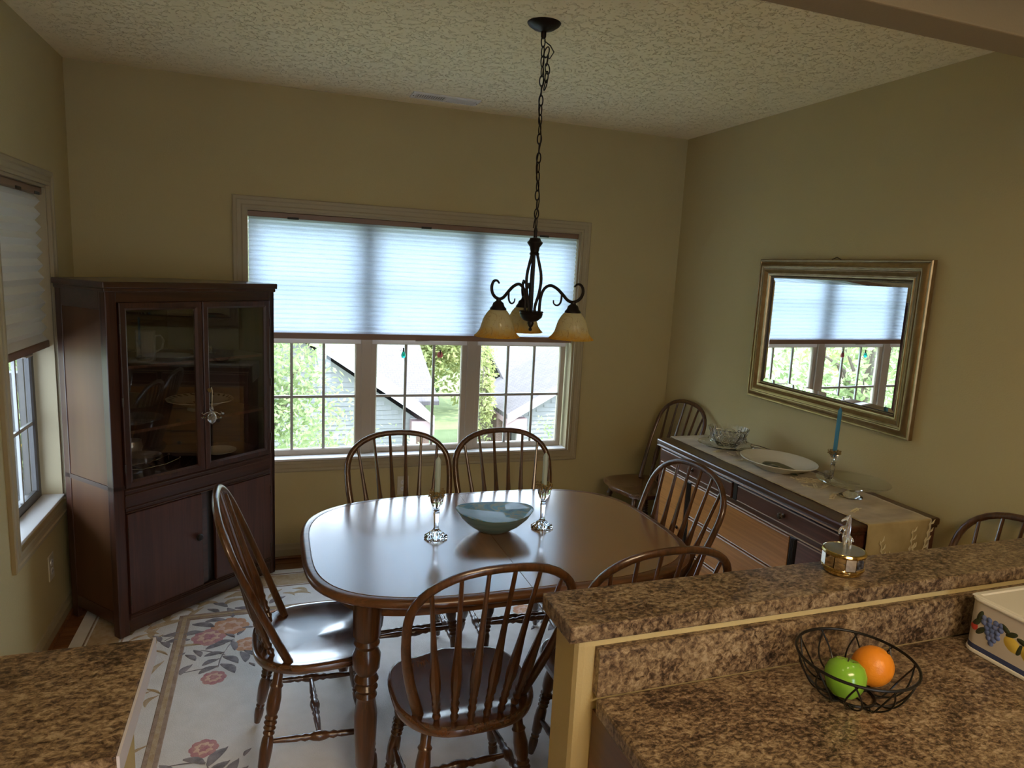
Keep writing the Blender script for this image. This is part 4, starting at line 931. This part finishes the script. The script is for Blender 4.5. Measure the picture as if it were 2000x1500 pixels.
# wire fruit bowl
KZ = .9145
fb_ = thing('wire_fruit_basket', 'black wire fruit basket on the kitchen counter', 'basket', (-1.437, -3.078, KZ))
def ringp(r, z, wave=0, k=40): return [(r*cos(2*pi*i/k), r*sin(2*pi*i/k), z+wave*cos(2*2*pi*i/k)) for i in range(k)]
MB().tube(ringp(.118, .088), .0032, 8, True).build('rim', M['wire'], fb_, True); MB().tube(ringp(.045, .0035), .003, 8, True).build('base_ring', M['wire'], fb_, True)
wp = [(.045+.0717*t**.72, (.030*sin(pi*t*.85)), .0035+.0845*t**1.7) for t in [i/14 for i in range(15)]]
wire = MB().tube(wp, .0019, 6).mesh('wire', M['wire'], True)
wire2 = MB().tube([(x, -y, z) for x, y, z in wp], .0019, 6).mesh('wire', M['wire'], True)
for k in range(10): inst('wire', wire, fb_, rot=(0, 0, 2*pi*k/10)); inst('wire', wire2, fb_, rot=(0, 0, 2*pi*k/10+.30))
MB().tube([(-.045, 0, .0035), (.045, 0, .0035)], .0019, 6).build('floor_wire', M['wire'], fb_); MB().tube([(0, -.045, .0035), (0, .045, .0035)], .0019, 6).build('floor_wire', M['wire'], fb_)
ap = thing('green_apple', 'green apple in the wire fruit basket', 'apple', (-1.474, -3.090, KZ+.0130)); ap.rotation_euler = (radians(-12), radians(14), 0)
MB().lathe([(.0001, .006), (.010, .002), (.020, .0), (.033, .012), (.041, .034), (.041, .050), (.034, .066), (.022, .074), (.010, .072), (.003, .064), (.0001, .062)], 28).build('flesh', M['apple'], ap, True)
MB().tube([(0, 0, .062), (.002, 0, .072), (.005, .001, .079)], .0016, 6).build('stem', M['stem'], ap)
og = thing('orange', 'orange beside the green apple in the wire basket', 'orange', (-1.4005, -3.0555, KZ+.0185)); og.rotation_euler = (radians(20), radians(30), 0)
MB().ball((0, 0, .0445), .0412, 32, 20, 1.06).build('peel', M['orange'], og, True); MB().ball((0, 0, .0880), .003, 8, 5, .5).build('navel', M['stem'], og)
# bread tin
tx0, tx1, ty0, ty1, th = -1.0, -.62, -3.27, -2.985, .138
bn = thing('bread_tin', 'cream tin box with painted grapes and lemons on the counter', 'tin', (tx0, ty0, KZ))
def rrect(x0, x1, y0, y1, r, k=6):
    out = []
    for cx, cy, a0 in ((x1-r, y1-r, 0), (x0+r, y1-r, pi/2), (x0+r, y0+r, pi), (x1-r, y0+r, 1.5*pi)): out += [(cx+r*cos(a0+pi/2*i/k), cy+r*sin(a0+pi/2*i/k)) for i in range(k+1)]
    return out
w_, d_ = tx1-tx0, ty1-ty0
tin = M['cream2'] if 0 else mat('tin_enamel', (.55, .50, .42), .35)
MB().prism(rrect(.003, w_-.003, .003, d_-.003, .03), .004, th-.008).build('body', tin, bn, True)
MB().prism(rrect(0, w_, 0, d_, .032), 0, .010).build('base_rim', M['cream'], bn, bevel=.003)
MB().prism(rrect(.0024, w_-.0024, .0024, d_-.0024, .0304), .010, .022).build('navy_band', M['navy'], bn, True)
lid = MB().prism(rrect(-.001, w_+.001, -.001, d_+.001, .033), th-.010, th).build('lid', M['cream'], bn, bevel=.004)
MB().ring(.006, w_-.006, .006, d_-.006, [(0, th-.001), (.002, th+.003), (.012, th+.003), (.016, th-.001)], lambda a, b, h: (a, b, h)).build('lid_ridge', M['cream'], lid)
def decal(nm, m, y, z, sy, sz, ang=0, face='x', h=.0016):
    q = MB(); q.lathe([(.0001, h), (.55, h*.85), (1, 0)], 16); c_, s_ = cos(ang), sin(ang)
    q.v = [(.003-pz, y+(px*sy*c_-py*sz*s_), z+(px*sy*s_+py*sz*c_)) for px, py, pz in q.v]; return q.build(nm, m, bn, True)
rnd = random.Random(2)
gy0, gz0 = d_-.066, .082
for r_, n_ in enumerate((4, 4, 3, 3, 2, 1)):
    for k in range(n_): decal('grape', M['grape'], gy0-(k-(n_-1)/2)*.0125+rnd.uniform(-.002, .002)-r_*.001, gz0+.014-r_*.0105, .0072, .0072, h=.003)
for y, z, a in ((d_-.036, .096, 1.9), (d_-.030, .078, 2.2), (d_-.042, .062, 2.3), (d_-.097, .094, .6), (d_-.112, .088, -.5), (d_-.138, .083, .2), (d_-.133, .062, 1.9)): decal('leaf', M['darkgreen'], y, z, .015, .0065, a, h=.002)
decal('berry', M['redprint'], d_-.026, .066, .0085, .0100)
decal('lemon', M['lemon'], d_-.116, .066, .021, .016, .5, h=.0025); decal('lemon', M['lemon'], d_-.153, .060, .022, .016, .9, h=.0025); decal('grape', M['grape'], d_-.205, .078, .0085, .0085)
for x, y, a in ((.085, .165, .6), (.12, .12, 1.6), (.15, .17, -.4)):
    q = MB(); q.M = Matrix.Translation((x, y, th+.0002)) @ Matrix.Rotation(a, 4, 'Z'); q.lathe([(.0001, .001), (1, 0)], 12, .032, .008); q.build('lid_leaf', M['olive'], lid)
# ---------------------------------------------------------------- outside
GZ = -5.0
struct(MB().box(-60, 60, .3, 90, GZ-.3, GZ).build('ground_lawn', M['grass']), 'lawn outside the windows')
def house(label, fx, sgn, pitch, edge):
    """fx: x of the eave corner facing the gap; sgn: +1 body runs to -x, -1 to +x"""
    t = thing('neighbour_house', label, 'house', (fx, 14, GZ))
    ez = -2.42-GZ; w = 4.0; rise = pitch*w
    X = lambda d: -sgn*d
    yl = 3.6
    # gable wing wall
    g = [(X(.45), 0), (X(2*w-.45), 0), (X(2*w-.45), ez), (X(w), ez+rise-.25), (X(.45), ez)]
    q = MB(); n = len(g); q.add([(x, .35, z) for x, z in g]+[(x, yl, z) for x, z in g], [tuple(range(n)), tuple(range(n, 2*n))]+[(i, (i+1) % n, n+(i+1) % n, n+i) for i in range(n)]); q.build('gable_wall', M['siding'], t)
    lap = MB()
    for k in range(int((ez+rise)/.13)):
        z = .1+k*.13; z2 = z+.12
        lim = lambda zz: .47 if zz < ez else .47+(zz-ez)/pitch+.12
        d0 = max(lim(z), lim(z2)); d1 = 2*w-d0
        if d1-d0 < .2: break
        xa, xb = sorted((X(d0), X(d1))); lap.add([(xa, .348, z2), (xb, .348, z2), (xb, .325, z), (xa, .325, z), (xa, .35, z), (xb, .35, z)], [(0, 1, 2, 3), (3, 2, 5, 4)])
    lap.build('siding_boards', M['siding'], t)
    box('corner_trim', M['cornertrim'], tuple(sorted((X(.43), X(.60))))+(.31, .40, 0, ez), t); 
    box('brick_wall', M['brick'], tuple(sorted((X(.40), X(-.05))))+(.8, yl, 0, ez-.05), t)
    # roof slopes of the wing
    for s in (0, 1):
        d0, d1 = (0, w) if s == 0 else (2*w, w); th = .12
        r = MB(); P = [(X(d0), 0, ez), (X(d1), 0, ez+rise), (X(d1), yl, ez+rise), (X(d0), yl, ez)]
        r.add(P+[(x, y, z+th) for x, y, z in P], [(3, 2, 1, 0), (4, 5, 6, 7), (0, 1, 5, 4), (1, 2, 6, 5), (2, 3, 7, 6), (3, 0, 4, 7)]); r.build('wing_roof', M['shingle'], t)
        f_ = MB(); a_, b_ = (X(d0), ez), (X(d1), ez+rise); f_.add([(a_[0], -.03, a_[1]-.14), (b_[0], -.03, b_[1]-.14), (b_[0], -.03, b_[1]+.13), (a_[0], -.03, a_[1]+.13), (a_[0], .01, a_[1]-.14), (b_[0], .01, b_[1]-.14), (b_[0], .01, b_[1]+.13), (a_[0], .01, a_[1]+.13)], [(3, 2, 1, 0), (4, 5, 6, 7), (0, 1, 5, 4), (1, 2, 6, 5), (2, 3, 7, 6), (3, 0, 4, 7)]); f_.build('rake_board', M['cornertrim'], t)
    box('eave_box', M['fascia'], tuple(sorted((X(-.02), X(.62))))+(.02, .34, ez-.42, ez-.02), t)
    box('eave_soffit', M['fascia'], tuple(sorted((X(-.02), X(.45))))+(.34, yl, ez-.16, ez-.02), t)
    # main roof behind, ridge parallel to our window
    ry, rz = 5.2, ez+1.40
    r = MB(); xe = X(edge); xo = X(12)
    P = [(xe, 2.0, ez+.02), (xo, 2.0, ez+.02), (xo, ry, rz), (xe, ry, rz), (xo, 8.4, ez), (xe, 8.4, ez)]
    r.add(P+[(x, y, z+.12) for x, y, z in P], [(0, 1, 2, 3), (3, 2, 4, 5), (6, 7, 8, 9), (9, 8, 10, 11), (0, 1, 7, 6), (1, 2, 8, 7), (2, 4, 10, 8), (4, 5, 11, 10), (5, 3, 9, 11), (3, 0, 6, 9)]); r.build('main_roof', M['shingle'], t)
    box('main_wall', M['siding'], tuple(sorted((X(edge+.35), X(11.7))))+(yl+.2, 8.0, 0, ez), t)
    return t
house('pale shingled house seen through the middle window pane', 1.61, 1, .675, -.6)
house('pale shingled house seen through the right window pane', 3.75, -1, .56, .9)
def foliage(n, c, rad, size, rnd, squash=.8):
    V = []; F = []
    blobs = [(Vector((rnd.gauss(0, .5), rnd.gauss(0, .5), rnd.gauss(0, .45))), rnd.uniform(.35, .6)) for _ in range(26)]
    for i in range(n):
        b_, br_ = rnd.choice(blobs)
        d = Vector((rnd.gauss(0, 1), rnd.gauss(0, 1), rnd.gauss(0, 1))).normalized()*br_*rnd.uniform(.75, 1.05)
        p = Vector(((b_.x+d.x)*rad[0], (b_.y+d.y)*rad[1], (b_.z+d.z)*rad[2]))+Vector(c)
        u = Vector((rnd.gauss(0, 1), rnd.gauss(0, 1), rnd.gauss(-.4, .7))).normalized(); w = u.cross(Vector((rnd.gauss(0, 1), rnd.gauss(0, 1), rnd.gauss(0, 1)))).normalized()
        L = size*rnd.uniform(.7, 1.3); k = len(V)
        V += [p, p+u*L*.5+w*L*.2, p+u*L, p+u*L*.5-w*L*.2]; F.append((k, k+1, k+2, k+3))
    m = MB(); m.v = [tuple(p) for p in V]; m.f = F; return m
def tree(label, x, y, h, rad, n, lm, size, seed, group=None, zc=None):
    rnd = random.Random(seed); t = thing('tree', label, 'tree', (x, y, GZ), 0, group)
    zc = zc if zc is not None else h-rad[2]
    MB().tube([(0, 0, -.05), (.05, .1, zc*.5), (0, 0, zc), (.1, 0, zc+rad[2]*.6)], lambda u: .16*(1-u)+.03, 8).build('trunk', M['bark'], t, True)
    for k in range(5):
        a = rnd.uniform(0, 6.28); MB().tube([(0, 0, zc-rad[2]*.4), (cos(a)*rad[0]*.35, sin(a)*rad[1]*.35, zc), (cos(a)*rad[0]*.8, sin(a)*rad[1]*.8, zc+rad[2]*rnd.uniform(0, .5))], lambda u: .06*(1-u)+.012, 6).build('branch', M['bark'], t, True)
    f_ = foliage(n, (0, 0, zc), rad, size, rnd).build('foliage', lm, t, fix=False); f_['kind'] = 'stuff'
    return t
tree('bright green tree close to the left window pane', -2.75, 8.2, 6.4, (1.5, 1.2, 2.0), 7500, M['leafA'], .12, 1)
tree('low green tree under the left window pane', -1.7, 9.6, 3.2, (1.3, 1.0, 1.0), 4500, M['leafA'], .11, 12)
tree('small green tree by the right window pane', 4.75, 11.0, 3.4, (.8, .8, 1.0), 3000, M['leafA'], .11, 2)
tree('slender yellow green tree beside the right house', 3.30, 15.0, 5.0, (.34, .4, 1.75), 4000, M['leafB'], .12, 13)
tree('yellow green tree standing between the two houses', 3.9, 26.5, 7.5, (1.7, 2.0, 3.2), 8000, M['leafB'], .30, 3)
tree('tall yellow green tree behind the right house', 6.2, 27.0, 8.5, (2.0, 2.4, 3.6), 7000, M['leafB'], .32, 4)
tree('dark green tree behind the lawn gap', 2.2, 31.0, 8.0, (2.2, 2.4, 3.4), 6000, M['leafC'], .36, 5)
for i in range(9):
    tree(('leftmost', 'second', 'third', 'fourth', 'middle', 'sixth', 'seventh', 'eighth', 'rightmost')[i]+' tree, counted from the left, in the far row behind the houses', -22+i*9, 42, 11, (4.2, 3.2, 5.0), 6000, (M['leafC'], M['leafA'], M['leafB'])[i % 3], .55, 20+i, 'far tree row', 5.4)
for i, (x, y, h) in enumerate(((-10.5, 8.0, 8.0), (-15.5, 12.5, 10), (-7.2, 9.5, 6.5), (-9.5, 1.0, 8.5), (-19, 6, 11))):
    tree(('leafy green tree left of the window, seen in the mirror', 'broad tree far left of the house, seen in the mirror', 'green tree left of the middle house, seen in the mirror', 'green tree outside the narrow left window', 'tall tree at the far left of the lawn')[i], x, y, h, (1.9, 1.9, 3.2), 5000, (M['leafA'], M['leafB'], M['leafA'], M['leafB'], M['leafA'])[i], .20, 40+i)
# porch outside the left window
pf = struct(box('porch_deck', M['porchdark'], (-5.6, XL-.15, -3.2, .98, -.2, -.06)), 'dark porch deck outside the left window')
pr_ = thing('porch_railing', 'dark porch railing outside the left window', 'railing', (-5.45, .90, -.06))
box('top_rail', M['porchdark'], (0, 1.62, -.05, .05, .93, 1.05), pr_); box('bottom_rail', M['porchdark'], (0, 1.62, -.03, .03, .08, .14), pr_)
bal = MB().box(-.020, .020, -.018, .018, .14, .93).mesh('baluster', M['porchdark'])
for k in range(24): inst('baluster', bal, pr_, (.05+.066*k, 0, 0))
for k, (x, w) in enumerate(((-5.55, .08), (-3.765, .06))):
    pp = thing('porch_post', ('grey porch post at the far end of the railing', 'grey porch post nearest the left window')[k], 'post', (x, .90, -.06)); box('shaft', M['porchgrey'], (-w, w, -w, w, 0, 2.5), pp); box('capital', M['porchgrey'], (-w-.02, w+.02, -w-.02, w+.02, 2.38, 2.5), pp)
struct(box('porch_roof', M['porchgrey'], (-5.8, XL-.15, -3.2, 1.0, 2.46, 2.6)), 'porch roof')
q = at(30, 915, 0, -4.25)
fp = thing('yellow_flower_pot', 'yellow flowers in a pot outside the left window', 'flower pot', (q.x, q.y, -.06))
MB().lathe([(.0001, 0), (.10, 0), (.14, .24), (.15, .24), (.15, .28), (.12, .28), (.0001, .22)], 20).build('pot', M['porchgrey'], fp, True)
rnd = random.Random(9)
foliage(160, (0, 0, .42), (.12, .12, .2), .09, rnd).build('leaves', M['leafC'], fp, fix=False)['kind'] = 'stuff'
for k in range(9):
    c = Vector((rnd.uniform(-.11, .11), rnd.uniform(-.11, .11), rnd.uniform(.45, max(.5, q.z+.20)))); MB().tube([(0, 0, .22), (c.x*.6, c.y*.6, c.z*.6), c], .004, 5).build('stalk', M['leafC'], fp)
    fl_ = MB()
    for j in range(6): a = 2*pi*j/6; fl_.add([c, c+Vector((cos(a-.4)*.035, sin(a-.4)*.035, .02)), c+Vector((cos(a)*.06, sin(a)*.06, .012)), c+Vector((cos(a+.4)*.035, sin(a+.4)*.035, .02))], [(0, 1, 2, 3)])
    fl_.build('blossom', M['yellow'], fp, fix=False)
